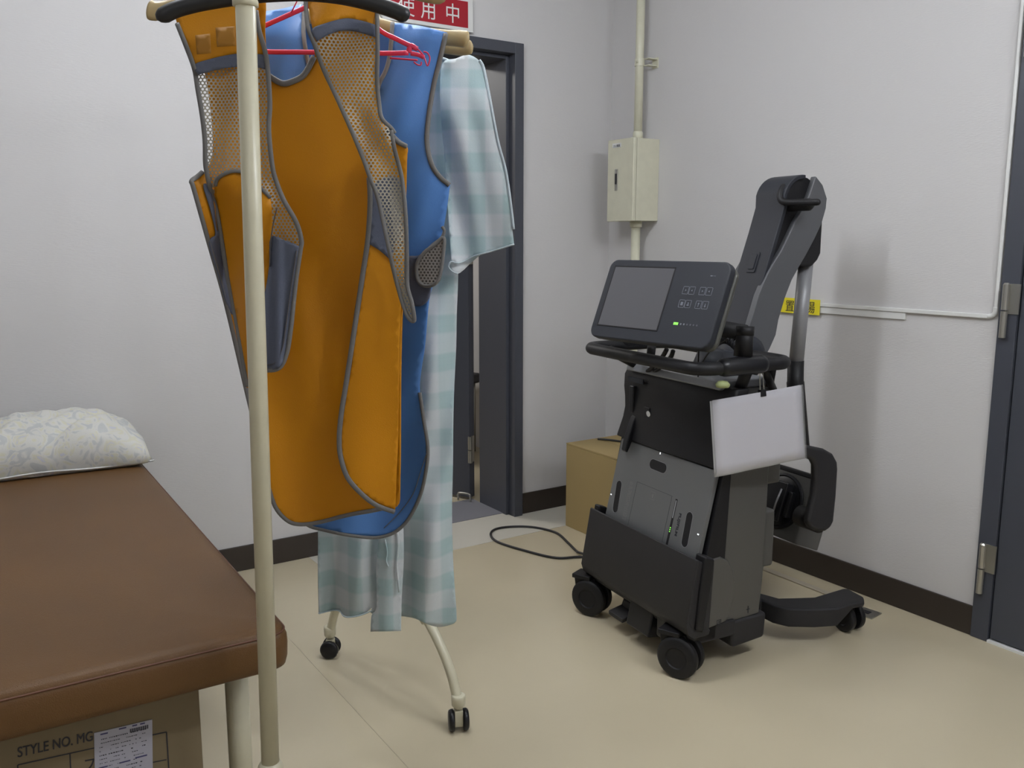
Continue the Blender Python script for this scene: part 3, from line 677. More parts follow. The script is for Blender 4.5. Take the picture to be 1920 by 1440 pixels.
# --- blue apron
Bq = GT('radiation_apron', g3(690, 1003, 1.76).x, 1.76, g3(690, 1003, 1.76).z, 'blue radiation apron with grey edging hanging behind the orange one', 'apron')
def D_blu(x, y): return 1.765 + .010*math.sin((x-.12*y)/31)*smooth01((y-60)/200) + .005*math.sin((x+.4*y)/17) - .03*((x-690)/150)**2*smooth01((y-100)/300) + .03*smooth01((80-y)/80)
blue = [(455, 42), (480, 27), (530, 17), (566, 9), (566, 9), (567, 60), (577, 112), (592, 170), (630, 222), (670, 222), (700, 190), (712, 155), (725, 128), (733, 95), (736, 43), (736, 43), (790, 50), (838, 62), (838, 62), (826, 112), (814, 161), (804, 225), (802, 270), (810, 307), (825, 330), (844, 345), (844, 345), (838, 390), (829, 442), (815, 520), (804, 563), (797, 645), (789, 700), (787, 734), (794, 790), (801, 837), (799, 875), (789, 925), (768, 968), (747, 992), (722, 1003), (695, 1005), (651, 1000), (607, 991), (575, 980), (540, 950), (520, 900), (506, 800), (485, 600), (470, 450), (440, 340), (455, 300), (462, 200), (452, 100)]
panel('front_panel', Bq, blue, D_blu, M['blu'], .004, 10)
binding('edge_tape', Bq, [(572, 8), (569, 60), (577, 112), (592, 170), (630, 222), (670, 222), (700, 190), (712, 155), (725, 128), (732, 95), (736, 42)], lambda x, y: D_blu(x, y)-.002, M['tape'], 8)
binding('edge_tape', Bq, [(836, 63), (825, 112), (813, 161), (803, 225), (801, 270), (809, 307), (824, 331), (843, 347)], lambda x, y: D_blu(x, y)-.002, M['tape'], 9)
binding('edge_tape', Bq, [(787, 736), (795, 790), (802, 837), (800, 875), (789, 926), (768, 970), (746, 994), (722, 1005), (695, 1008), (651, 1003), (607, 994), (575, 984), (540, 954)], lambda x, y: D_blu(x, y)-.001, M['tape'], 7)
binding('stitching', Bq, [(800, 850), (790, 880), (775, 925), (750, 960), (720, 990)], lambda x, y: D_blu(x, y)-.003, M['tape'], 1.6)
def D_bk(x, y): return 1.845 + .006*math.sin(x/20) - .03*smooth01((60-y)/90)
panel('back_panel', Bq, [(470, 38), (520, 28), (560, 24), (610, 22), (660, 26), (700, 36), (745, 54), (790, 60), (826, 68), (808, 130), (792, 250), (806, 350), (795, 520), (772, 700), (768, 850), (700, 940), (600, 930), (520, 850), (480, 500), (470, 200)], D_bk, M['blu'], .003, 14)
panel('belt_tab', Bq, [(764, 483), (784, 479), (806, 465), (828, 445), (812, 500), (808, 540), (804, 560), (791, 573), (773, 572), (766, 552), (762, 520)], lambda x, y: D_blu(x, y)-.010, M['bgrey'], .003, 7)
pad = [(781, 512), (783, 492), (796, 473), (813, 461), (832, 446), (831, 478), (824, 520), (812, 534), (796, 536), (785, 528)]
pd = panel('mesh_pad', Bq, pad, lambda x, y: D_blu(x, y)-.018, M['mesh2'], .0, 6)
panel('mesh_backing', Bq, pad, lambda x, y: D_blu(x, y)-.0155, M['tape'], .002, 8)
binding('edge_tape', Bq, pad, lambda x, y: D_blu(x, y)-.018, M['tape'], 7, closed=True)
binding('edge_tape', Bq, [(783, 492), (808, 462), (826, 448), (833, 434), (829, 425)], lambda x, y: D_blu(x, y)-.014, M['tape'], 6)

# --- checked gown
def check_mat():
    m = matte('green_check_cotton', (.5, .6, .6), .8, bump=.12, scale=500); nb = NB(m); tc = nb.n('ShaderNodeTexCoord'); sp = nb.n('ShaderNodeSeparateXYZ'); nb.l(tc.outputs['Object'], sp.inputs[0])
    def st(o, per, ph, duty):
        s = nb.m('SINE', nb.m('ADD', nb.m('MULTIPLY', o, 2*PI/per), ph))
        x = nb.n('ShaderNodeMapRange'); x.inputs[1].default_value = duty-.22; x.inputs[2].default_value = duty+.22; nb.l(s, x.inputs[0]); return x.outputs[0]
    a = st(sp.outputs[0], .072, .6, .05); c = st(sp.outputs[2], .086, 0., .1)
    thin = st(sp.outputs[2], .0175, 0, .8); thx = st(sp.outputs[0], .0146, 0, .8)
    f = nb.m('MULTIPLY', nb.m('ADD', a, c), .44); f = nb.m('ADD', f, nb.m('MULTIPLY', nb.m('ADD', thin, thx), .04))
    mx = nb.n('ShaderNodeMix', data_type='RGBA'); mx.inputs[6].default_value = (.60, .63, .65, 1); mx.inputs[7].default_value = (.36, .495, .505, 1)
    nb.l(f, mx.inputs[0]); nb.l(mx.outputs[2], nb.b.inputs['Base Color']); return m
M['chk'] = check_mat()
Gn = GT('patient_gown', g3(720, 1170, 1.95).x, 1.95, g3(720, 1170, 1.95).z, 'pale green and white checked cotton gown at the back of the rack', 'gown')
def D_gb(x, y):
    k = smooth01((y-250)/500)
    return 1.945 + k*(.020*math.sin((x-600)/19.5+.5) + .008*math.sin((x+.2*y)/11)) + .006*math.sin((x-.5*y)/27)
gown = [(600, 150), (640, 125), (700, 105), (760, 105), (829, 110), (860, 122), (868, 200), (862, 300), (858, 420), (859, 515), (856, 590), (855, 650), (851, 744), (849, 869), (847, 962), (849, 1044), (853, 1106), (856, 1150), (854, 1166), (838, 1173), (820, 1175), (801, 1170), (780, 1160), (760, 1156), (752, 1155), (752, 1155), (740, 1150), (697, 1150), (697, 1140), (680, 1153), (658, 1158), (645, 1156), (636, 1146), (620, 1146), (598, 1151), (598, 1151), (596, 1060), (596, 990), (590, 800), (582, 600), (575, 400), (578, 250)]
panel('gown_body', Gn, gown, D_gb, M['chk'], .002, 8)
panel('placket', Gn, [(752, 1183), (752, 1183), (695, 1184), (695, 1184), (697, 1153), (706, 1137), (706, 1060), (712, 1000), (725, 960), (752, 960), (757, 1040), (753, 1120)], lambda x, y: 1.912+.006*math.sin(x/9+y/200), M['chk'], .002, 8)
binding('tie', Gn, [(742, 985), (747, 1020), (744, 1060), (749, 1110)], lambda x, y: 1.906, M['chk'], 5)
binding('tie', Gn, [(722, 1012), (726, 1035), (724, 1050), (728, 1062)], lambda x, y: 1.905, M['chk'], 3)
hmw = matte('gown_hem', (.50, .57, .60), .8)
def D_sl(x, y): return 1.895 + .05*smooth01((230-y)/140)*.6 + .012*math.sin((x-.25*y)/13)*smooth01((y-140)/120)*smooth01((930-x)/60) + .006*math.sin((x-.4*y)/22)
sleeve = [(829, 122), (855, 110), (877, 103), (896, 112), (904, 127), (915, 180), (930, 262), (945, 319), (954, 375), (960, 425), (964, 459), (964, 459), (925, 470), (890, 480), (862, 494), (846, 489), (846, 489), (840, 400), (834, 300), (826, 200)]
panel('sleeve', Gn, sleeve, D_sl, M['chk'], .002, 7)
panel('sleeve_lining', Gn, [(846, 489), (862, 493), (890, 479), (914, 473), (901, 478), (884, 492), (868, 507), (858, 513), (846, 508), (841, 498)], lambda x, y: D_sl(x, y)+.012, M['chk'], .002, 7)
binding('sleeve_hem', Gn, [(964, 458), (925, 470), (890, 480), (862, 493), (846, 491), (841, 500), (848, 509), (858, 513)], D_sl, hmw, 3)
binding('sleeve_hem', Gn, [(899, 113), (907, 128), (918, 182), (933, 262), (948, 319), (957, 378), (963, 430)], D_sl, hmw, 5)
lsl = [(600, 128), (575, 125), (560, 140), (548, 200), (520, 300), (500, 400), (492, 450), (560, 470), (590, 480), (600, 300)]
panel('sleeve', Gn, lsl, lambda x, y: 1.93, M['chk'], .002, 12)
binding('hem', Gn, [(598, 1150), (620, 1145), (636, 1145), (645, 1155), (658, 1157), (680, 1152), (697, 1145)], D_gb, hmw, 2.5)
binding('collar', Gn, [(640, 128), (700, 108), (760, 104), (829, 110), (850, 122)], D_gb, hmw, 6)

# ------------------------------------------------------------------ mobile x-ray machine (frame: u to its rear, v to its left, z up)
CO = Vector((1.765, 1.967, 0)); CU = Vector((.994, -.111, 0)).normalized(); CV = Vector((-CU.y, CU.x, 0))
CA = math.atan2(CU.y, CU.x)
XM = empty('mobile_xray_machine', CO, CA, 'black and grey mobile x-ray machine with touch console and folded arm on four casters', 'x-ray machine')
def cl(px, py, ax, val):
    """sight line through a photo pixel met with the machine's own plane u, v or z = val"""
    d = RT*((px-960)/FPX) + UP*((720-py)/FPX) + FW
    o = CAM-CO; ol = Vector((o.dot(CU), o.dot(CV), o.z)); dl = Vector((d.dot(CU), d.dot(CV), d.z))
    return ol + dl*((val-ol[ax])/dl[ax])
def uz(px, py, v): p = cl(px, py, 1, v); return (p.x, p.z)
M['gun'] = matte('grey_metallic_paint', (.115, .112, .105), .38, metal=.35, bump=.03, scale=900)
M['gun2'] = matte('grey_arm_cover', (.098, .10, .107), .48)
M['slate'] = matte('dark_slate_plastic', (.024, .026, .033), .5, spec=.35)
M['blk'] = matte('matt_black_plastic', (.011, .0105, .012), .5, spec=.32)
M['blk2'] = matte('textured_black_plastic', (.017, .016, .018), .6, bump=.3, scale=900)
M['scr'] = matte('grey_screen_glass', (.085, .083, .09), .3, spec=.6)
M['sil'] = matte('silver_tube', (.30, .30, .31), .42, metal=.25)
M['lite'] = matte('light_print', (.17, .18, .21), .5)
M['glabel'] = matte('grey_print', (.22, .22, .21), .5)
# body
prof = [(.075, .128), (.280, .140), (.292, .30), (.292, .60), (.285, .835), (.155, .838), (.135, .70), (.118, .585), (.092, .34)]
b = B(); prism(b, prof, -.252, .252, UZ); obj('body_shell', b, M['gun'], XM, bevel=.006)
b = B(); prism(b, [(.105, .835), (.285, .835), (.280, .865), (.115, .865)], -.235, .235, UZ); obj('top_tray', b, matte('pale_grey_tray', (.24, .245, .26), .35), XM, bevel=.008)
# black front core between detector bin and side covers
b = B(); prism(b, [(.03, .10), (.105, .10), (.130, .34), (.140, .585), (.150, .70), (.165, .825), (.135, .835), (.115, .62), (.060, .36), (.03, .21)], -.262, .258, UZ); obj('front_frame', b, M['blk'], XM, bevel=.004)
# bulging upper front cover with waist
def upper_bm():
    bm = B(); rows = [(.845, .128, .268), (.82, .118, .274), (.78, .112, .268), (.75, .108, .256), (.715, .104, .248), (.68, .098, .250), (.64, .092, .262), (.612, .086, .268)]
    F, K = [], []
    for z, u, hw in rows:
        r = [(-hw, u+.055), (-hw, u+.014), (-hw+.004, u+.005), (-hw+.014, u), (0, u-.008), (hw-.014, u), (hw-.004, u+.005), (hw, u+.014), (hw, u+.055)]
        F.append([bm.verts.new((a[1], a[0]-.008, z)) for a in r])
    for A_, C_ in zip(F, F[1:]):
        for k in range(len(A_)-1): bm.faces.new((A_[k], A_[k+1], C_[k+1], C_[k]))
        bm.faces.new((A_[-1], A_[0], C_[0], C_[-1]))
    bm.faces.new(F[0]); bm.faces.new(F[-1][::-1])
    return bm
fc_ = obj('front_cover', upper_bm(), M['blk'], XM, bevel=.006)
lv = B(); A1, A2 = cl(1190, 745, 0, .112), cl(1176, 830, 0, .078)
box(lv, .098, .113, A1.y-.011, A1.y+.013, .70, .79); prism(lv, [(.102, .70), (.088, .675), (.066, .61), (.060, .582), (.068, .574), (.076, .588), (.10, .64), (.112, .70)], A2.y-.017, A2.y+.009, UZ)
obj('detector_latch', lv, M['blackg'], XM, bevel=.004)
ks = cl(1216, 776, 0, .098); kp = cl(1213, 774, 0, .099)
k_ = obj('key_plate', bx(kp.x-.0015, kp.x+.01, kp.y-.014, kp.y+.016, kp.z-.017, kp.z+.017), M['blackg'], XM, bevel=.001)
b = B(); lathe(b, [(.0095, 0), (.0095, .002), (.003, .0022), (.003, .0045), (0.001, .0046)], 20, align((-1, 0, -.15), (kp.x-.001, ks.y, ks.z))); obj('key_switch', b, M['white'], k_)
b = B(); pa, pb = cl(1172, 702, 0, .112), cl(1200, 708, 0, .112); box(b, .1025, .1065, pb.y-.03, pa.y-.03, .802, .818); 
obj('badge', b, M['slate'], fc_)
# side bulge covers
for s in (-1, 1):
    b = B(); pf = [uz(x, y, -.262) for x, y in ((1334, 1048), (1350, 1043), (1365, 1050), (1375, 1068), (1378, 1092), (1375, 1122), (1361, 1165), (1316, 1183))]
    prism(b, pf, s*.245, s*.2665, UZ); sc = obj('side_cover', b, M['gun'], XM, bevel=.008, seg=3)
    b = B(); a, c = uz(1352, 1160, -.267), uz(1344, 1172, -.267)
    for (u0, u1, z0, z1) in ((0, .016, .013, .015), (0, .016, 0, .002), (0, .002, 0, .015), (.014, .016, 0, .015), (.006, .011, .005, .010)): box(b, c[0]+u0, c[0]+u1, s*.2664, s*.2672, c[1]+z0, c[1]+z1)
    obj('caution_mark', b, M['slate'], sc)
b = B(); a = uz(1403, 1140, -.253); box(b, a[0]-.006, a[0]+.006, -.2532, -.2518, a[1]-.005, a[1]-.003); box(b, a[0]-.001, a[0]+.001, -.2532, -.2518, a[1]-.016, a[1]+.006); obj('caution_mark', b, M['slate'], XM)
# chassis
b = B(); prism(b, [(.175, .052), (.30, .062), (.305, .142), (.16, .138)], -.258, .258, UZ); obj('rear_chassis', b, M['blk2'], XM, bevel=.010)
b = B(); prism(b, [(.0, .125), (.04, .095), (.18, .095), (.18, .145), (.0, .15)], -.262, .262, UZ); box(b, .03, .3, -.11, .11, .05, .10); obj('front_chassis', b, M['blk2'], XM, bevel=.006)
# detector bin
b = B(); prism(b, [(.004, .368), (.012, .366), (-.016, .185), (.0, .160), (.06, .150), (.055, .135), (.0, .132), (-.022, .150), (-.030, .175)], -.292, .276, UZ); obj('detector_bin', b, M['blk2'], XM, bevel=.009, seg=3)
for v0, v1 in ((-.291, -.272), (.256, .275)):
    b = B(); prism(b, [(.006, .362), (.066, .350), (.055, .14), (-.018, .154), (-.026, .178)], v0, v1, UZ); obj('bin_side', b, M['blk2'], XM, bevel=.004)
b = B(); prism(b, [uz(x, y, -.297) for x, y in ((1322, 1044), (1340, 1048), (1333, 1100), (1318, 1187), (1304, 1183), (1312, 1110))], -.300, -.255, UZ); obj('bin_end_cap', b, M['blk'], XM, bevel=.006)
b = B(); prism(b, [uz(x, y, -.297) for x, y in ((1322, 1044), (1340, 1048), (1333, 1100), (1318, 1187), (1304, 1183), (1312, 1110))], .25, .282, UZ); obj('bin_end_cap', b, M['blk'], XM, bevel=.006)
# rear modules
for z0, z1, u1 in ((.275, .455, .343), (.535, .66, .356)):
    b = B(); box(b, .27, u1, -.236, .22, z0, z1); obj('rear_module', b, M['gun'], XM, bevel=.010)
# push handle
b = B(); HZ = .915
hp = rrect(-.035, .30, -.315, .262, .055, 6); tube(b, [(x, y, HZ+.0*x) for x, y in hp], .0185, 16, closed=True); hd = obj('push_handle', b, M['blk'], XM, smooth=True)
gr = B(); rtube(gr, [cl(1358, 697, 1, -.315)+Vector((-.0, 0, .012)), cl(1425, 683, 1, -.315)], .026, 18); obj('handle_clamp', gr, M['blackg'], XM, smooth=True)
gr = B(); rtube(gr, [(.31, .24, HZ+.01), (.24, .262, HZ+.015), (.12, .262, HZ+.012)], .023, 14); obj('handle_grip', gr, M['blackg'], XM, smooth=True)
b = B(); tube(b, [cl(1393, 668, 1, -.30), cl(1398, 612, 1, -.30)], [.026, .0225], 20); q0, q1 = cl(1397, 628, 1, -.30), cl(1398, 612, 1, -.30)
tube(b, [q0, q1], .0245, 20); mp_ = obj('console_post', b, M['blk'], XM, smooth=True)
b = B(); qa = Vector((q1.x, q1.y, q1.z-.004)); tube(b, [qa+Vector((.0, 0, -.012)), Vector((q1.x-.02, -.20, q1.z-.014)), Vector((.045, -.13, 1.06))], [.021, .026, .03], 14); obj('console_bracket', b, M['blk'], XM, smooth=True)
for s_ in ((cl(1402, 690, 1, -.30), cl(1382, 745, 1, -.22), .017), (cl(1432, 690, 1, -.30), cl(1452, 735, 1, -.24), .011), (cl(1448, 688, 1, -.26), cl(1440, 735, 1, -.2), .013), (Vector((.02, .20, .91)), Vector((.16, .20, .84)), .016), (cl(1222, 650, 0, .12), cl(1216, 700, 0, .16), .014)):
    b = B(); tube(b, [s_[0], s_[1]], s_[2], 12); obj('handle_strut', b, M['blk'], XM, smooth=True)
# console
mon = empty('control_console', (-.040, -.122, 1.0875)); mon.parent = XM
nv = Vector((-.907, -.181, .381)).normalized(); rv = Vector((0, 0, 1)).cross(nv).normalized(); uv = nv.cross(rv)
mon.matrix_local = Matrix.Translation(mon.location) @ Matrix((rv, uv, nv)).transposed().to_4x4()
MW, MH = .452, .246
obj('housing', prism(B(), rrect(-MW/2, MW/2, -MH/2, MH/2, .028, 7), -.026, 0, lambda a, b, c: (a, b, c)), M['slate'], mon, bevel=.005, seg=3)
obj('back_shell', prism(B(), rrect(-MW/2+.006, MW/2+.004, -MH/2+.002, MH/2-.006, .03, 7), -.042, -.024, lambda a, b, c: (a, b, c)), matte('olive_grey_plastic', (.07, .07, .06), .4), mon, bevel=.008, seg=3)
SX0, SX1, SY0, SY1 = -.199, .034, -.084, .099
fr = B()
for a in ((SX0-.004, SX1+.004, SY1, SY1+.004), (SX0-.004, SX1+.004, SY0-.004, SY0), (SX0-.004, SX0, SY0, SY1), (SX1, SX1+.004, SY0, SY1)): box(fr, *a, -.001, .0012)
obj('screen_rim', fr, M['blk'], mon, bevel=.0008)
obj('screen', bx(SX0, SX1, SY0, SY1, -.001, .0004), M['scr'], mon)
for r, yc in enumerate((.037, -.002)):
    for c_i, xc in enumerate((.096, .118, .154, .177)):
        b = B(); w_, h_ = .0090, .0102
        for a in ((xc-w_, xc+w_, yc+h_, yc+h_+.0011), (xc-w_, xc+w_, yc-h_-.0011, yc-h_), (xc-w_-.0011, xc-w_, yc-h_, yc+h_), (xc+w_, xc+w_+.0011, yc-h_, yc+h_)): box(b, *a, .0, .0008)
        if r == 1 and c_i == 0: box(b, xc-.004, xc+.004, yc-.005, yc+.005, 0, .0008)
        elif r == 1 and c_i == 1: box(b, xc-.0035, xc+.0035, yc-.005, yc-.001, 0, .0008); lathe(b, [(.0022, 0), (.0022, .0008)], 8, Matrix.Translation((xc, yc+.0025, 0)))
        elif r == 1: box(b, xc-.001, xc+.001, yc-.006, yc+.004, 0, .0008); lathe(b, [(.003, 0), (.003, .0008)], 4, Matrix.Translation((xc, yc+(.003 if c_i == 2 else -.003), 0)))
        else: lathe(b, [(.0032, 0), (.0032, .0008)], 3, Matrix.Translation((xc, yc, 0)) @ Matrix.Rotation(c_i*PI/3, 4, 'Z'))
        obj('touch_button', b, M['lite'], mon)
b = B()
for i in range(4): box(b, .0885+i*.0042, .0911+i*.0042, -.0635, -.0565, 0, .0009)
obj('battery_light', b, M['green'], mon)
for i in range(6):
    b = B(); lathe(b, [(.0028, 0), (.0028, .0007)], 8, Matrix.Translation((.1135+i*.0112, -.060, 0))); obj('indicator', b, M['lite'] if i < 2 else matte('dim', (.10, .10, .12), .5), mon)
b = B(); box(b, .166, .173, .080, .0825, 0, .0006); box(b, .175, .184, .0808, .0816, 0, .0006); obj('power_mark', b, M['lite'], mon)
# cables under the console
for pts, r in (([cl(1250, 655, 0, .05), cl(1240, 672, 0, .06), cl(1222, 690, 0, .10), cl(1200, 706, 0, .14)], .007), ([cl(1262, 658, 0, .05), cl(1256, 672, 0, .06), cl(1236, 690, 0, .10), cl(1215, 705, 0, .14)], .007),
               ([cl(1310, 655, 0, .02), cl(1309, 690, 0, .08), cl(1309, 712, 0, .13)], .0022), ([cl(1365, 635, 0, .02), cl(1335, 655, 0, .05), cl(1318, 678, 0, .08), cl(1308, 705, 0, .13)], .0022)):
    b = B(); tube(b, cat_rom(pts, 6), r, 8); obj('console_cable', b, M['blk'], XM, smooth=True)
c0, c1 = cl(1330, 652, 1, -.12), cl(1392, 662, 1, -.20); b = B(); n_ = 150; pts = []
for i in range(n_+1):
    t = i/n_; c = c0.lerp(c1, t)+Vector((0, 0, .035*math.sin(PI*t))); a = t*14*2*PI; pts.append(c+Vector((math.cos(a)*.014, 0, math.sin(a)*.014)))
tube(b, pts, .003, 6); obj('coiled_cable', b, M['blk'], XM, smooth=True)
# arm base and arm
b = B(); lathe(b, [(.05, -.055), (.068, -.042), (.068, .042), (.05, .055)], 24, align((0, 1, 0), (.335, -.055, .90))); lathe(b, [(.075, 0), (.075, .03), (.06, .07)], 24, Matrix.Translation((.245, -.06, .855))); obj('arm_base', b, M['slate'], XM, smooth=True)
Gp = [(1530, 330), (1543, 347), (1551, 372), (1549, 391), (1541, 419), (1528, 447), (1510, 481), (1497, 503), (1485, 525), (1472, 559), (1460, 600), (1455, 628), (1444, 653), (1435, 669)]
Gi = [(1398, 665), (1399, 640), (1405, 612), (1416, 575), (1422, 554), (1429, 537), (1440, 512), (1452, 491), (1466, 469), (1480, 440), (1491, 416), (1507, 390), (1517, 368)]
g_in = [uz(x, y, -.078) for x, y in Gi]; g_out = [uz(x, y, -.078) for x, y in Gp]
for s in (-1, 1):
    b = B(); prism(b, g_out+g_in, s*.056, s*.078, UZ); obj('arm_side_cover', b, M['gun2'], XM, bevel=.003)
Rl = [uz(x, y, -.07) for x, y in ((1404, 612), (1422, 550), (1440, 487), (1455, 437), (1469, 387), (1480, 362))]
hc = Vector((.553, 1.378)); hr = .079
top = [(hc.x+hr*math.cos(math.radians(a)), hc.y+hr*math.sin(math.radians(a))) for a in range(160, -21, -15)]
core = [(Rl[0][0]+.004, Rl[0][1]-.09)] + [(u+.006, z) for u, z in Rl[:-1]] + top + [(u-.004, z) for u, z in g_out[5:]]
b = B(); prism(b, core, -.060, .050, UZ); obj('arm_core', b, M['blk'], XM, bevel=.004)
fl = [(Rl[0][0]-.008, Rl[0][1]-.02)] + Rl[:-1]
ft = [(hc.x+(hr+.004)*math.cos(math.radians(a)), hc.y+(hr+.004)*math.sin(math.radians(a))) for a in range(165, 84, -10)]
outer = fl+ft; inner = [(u+.016, z-.004) for u, z in fl] + [(hc.x+(hr-.010)*math.cos(math.radians(a)), hc.y+(hr-.010)*math.sin(math.radians(a))) for a in range(165, 84, -10)]
b = B(); prism(b, outer+inner[::-1], -.072, .056, UZ); af = obj('arm_front_cover', b, M['slate'], XM, bevel=.004, seg=3)
lc = cl(1412, 492, 1, -.02); dn = (Vector((Rl[3][0], 0, Rl[3][1]))-Vector((Rl[1][0], 0, Rl[1][1]))).normalized(); nn = Vector((-dn.z, 0, dn.x))
mm = Matrix((Vector((0, -1, 0)), dn, nn)).transposed().to_4x4(); t0 = (lc.z-Rl[2][1])/dn.z; base = Vector((Rl[2][0], -.008, Rl[2][1]))+dn*t0
lk = B(); prism(lk, rrect(-.020, .020, -.034, .034, .006, 3), -.003, .003, lambda a, b, c: mm @ Vector((a, b, c))+base); prism(lk, rrect(-.013, .013, -.024, .026, .004, 3), .002, .006, lambda a, b, c: mm @ Vector((a, b, c))+base)
obj('arm_lock', lk, M['slate'], XM, bevel=.001)
b = B(); hz = [cl(1468, 352, 1, .02), cl(1468, 365, 1, .02), cl(1474, 378, 1, .01), cl(1490, 378, 1, -.03), cl(1520, 379, 1, -.08), cl(1534, 380, 1, -.10)]
hx_ = [Vector((.488, -.050, 1.422)), Vector((.474, -.054, 1.402)), Vector((.470, -.062, 1.382)), Vector((.474, -.085, 1.374)), Vector((.484, -.13, 1.372)), Vector((.496, -.185, 1.371))]
bz_ = B(); lathe(bz_, [(.016, -.10), (.019, -.095), (.019, .04), (.012, .05)], 20, align((0, -1, 0), (.510, -.10, 1.366))); obj('handle_boss', bz_, M['blk'], XM, smooth=True)
rtube(b, cat_rom(hx_, 6), .0105, 12); obj('arm_grab_handle', b, M['blk'], XM, smooth=True)
b = B(); prism(b, [uz(x, y, -.06) for x, y in ((1515, 412), (1543, 404), (1539, 475), (1533, 488), (1522, 500), (1500, 499), (1486, 488), (1492, 450))], -.062, .045, UZ); obj('forearm_joint', b, M['blk'], XM, bevel=.008)
# hanging column, tube head and its handle
def cv(px, py): return cl(px, py, 1, -.02)
b = B(); tube(b, [cv(1511, 492), cv(1492, 688)], .0235, 24); obj('telescopic_tube', b, M['sil'], XM, smooth=True)
a_, c_ = cv(1492, 676), cv(1489, 830); b = B(); tube(b, [a_, a_.lerp(c_, .25), a_.lerp(c_, .26), c_+Vector((.03, 0, -.02))], [.0265, .0265, .0285, .030], 24); obj('tube_sleeve', b, M['blk'], XM, smooth=True)
th = empty('tube_head', (.64, -.02, .36)); th.parent = XM; th.rotation_euler = (0, math.radians(18.0), 0)
hp_ = [(-.045, .09), (-.045, -.072), (-.040, -.084), (.008, -.120), (.016, -.127), (.022, -.122), (.022, -.095), (.022, .09)]
b = B(); prism(b, hp_, -.112, .112, lambda a, b, c: (a, b, c)); obj('head_housing', b, M['gun'], th, bevel=.016, seg=4)
b = B(); prism(b, [(-.047, .092), (-.047, -.075), (-.030, -.104), (.018, -.106), (.018, .092)], .108, .126, lambda a, b, c: (a, b, c)); obj('head_rim', b, M['blk'], th, bevel=.006)
b = B(); lathe(b, [(.096, -.004), (.096, .006), (.089, .010), (.085, .006), (.06, .012)], 40, align((-1, 0, 0), (-.044, .024, .008))); cm = obj('collimator', b, M['blackg'], th, smooth=False, bevel=.001)
b = B(); box(b, -.085, -.05, -.02, .07, -.06, .075); box(b, -.075, -.05, -.04, -.02, -.04, .05); obj('collimator_box', b, M['blackg'], cm, bevel=.005)
b = B(); tube(b, [(-.088, .005, -.05), (-.092, .0, .0), (-.088, -.004, .05)], .003, 8); obj('trim_wire', b, M['sil'], cm, smooth=True)
HV = -.235
co = [(1500, 832), (1547, 842), (1563, 851), (1571, 866), (1572, 880), (1569, 930), (1564, 978), (1558, 990), (1548, 997), (1532, 996), (1520, 991), (1515, 980), (1521, 950), (1526, 930), (1529, 900), (1529, 874), (1524, 864), (1510, 858), (1498, 854)]
b = B(); prism(b, [uz(x, y, HV-.03) for x, y in co], HV-.032, HV-.004, UZ); chn = obj('head_handle', b, M['blk2'], XM, bevel=.012, seg=4)
pq = cl(1500, 845, 1, HV); b = B(); tube(b, [Vector((pq.x-.005, HV, pq.z)), Vector((pq.x-.03, -.12, pq.z-.0)), Vector((c_.x+.02, -.02, c_.z+.0))], .022, 12); obj('handle_arm', b, M['blk'], XM, smooth=True)
pq = cl(1538, 980, 1, HV); b = B(); lathe(b, [(.034, 0), (.034, .085)], 20, align((0, 1, 0), (pq.x, HV, pq.z))); obj('handle_pivot', b, M['blk'], XM, smooth=True)
# rear stabiliser legs
LT = [(1427, 1112), (1460, 1121), (1500, 1120), (1527, 1119), (1560, 1109), (1580, 1103), (1590, 1103), (1620, 1119), (1621, 1128), (1600, 1132), (1572, 1141), (1530, 1143), (1480, 1142), (1450, 1135), (1427, 1124)]
for s in (1, -1):
    pts = [cl(x, y, 2, .12) for x, y in LT]; poly = [(p.x, p.y*s) for p in pts]
    poly = [(.27, s*-.03)] + poly + [(.27, s*-.16)]
    b = B(); ob = poly; n = len(ob); bm = b
    T1 = [bm.verts.new((u, v, .121)) for u, v in ob]
    cxy = lambda u, v: (u, v)
    T0 = [bm.verts.new((u, v, .058 if u < .56 else .100)) for u, v in ob]
    bm.faces.new(T1); bm.faces.new(T0[::-1])
    for i in range(n): bm.faces.new((T1[i], T0[i], T0[(i+1) % n], T1[(i+1) % n]))
    obj('rear_leg', b, M['blk2'], XM, bevel=.008, seg=2)
def xcaster(u, v, r, ang, off=.022, wd=.021):
    c = empty('caster', (u, v, 0), ang); c.parent = XM
    for s in (-1, 1):
        b = B(); lathe(b, [(r*.50, -wd/2), (r*.93, -wd/2), (r, -wd/2+.004), (r, wd/2-.004), (r*.93, wd/2), (r*.86, wd/2+.002), (r*.52, wd/2+.002), (r*.48, wd/2-.002), (r*.3, wd/2-.002)], 36, align((s, 0, 0), (s*off, 0, r)))
        obj('wheel', b, M['blk'] if r > .05 else M['blackg'], c, smooth=False, bevel=.001)
    b = B(); prism(b, [(-.5*r, r*1.1), (-.2*r, r*.7), (.25*r, r*.6), (.95*r, r*1.35), (1.05*r, r*1.95), (-.25*r, r*2.05)], -off+wd/2+.001, off-wd/2-.001, lambda a, b, c: (c, a, b)); box(b, -off-wd*.4, off+wd*.4, -.1*r, r*1.0, r*1.98, r*2.22)
    obj('caster_fork', b, M['blk'], c, bevel=.003)
xcaster(.0, .250, .0625, math.radians(28)); xcaster(.0, -.235, .0625, math.radians(28))
xcaster(.680, -.238, .046, math.radians(2), .022, .02); xcaster(.680, .238, .046, math.radians(-20), .022, .02)
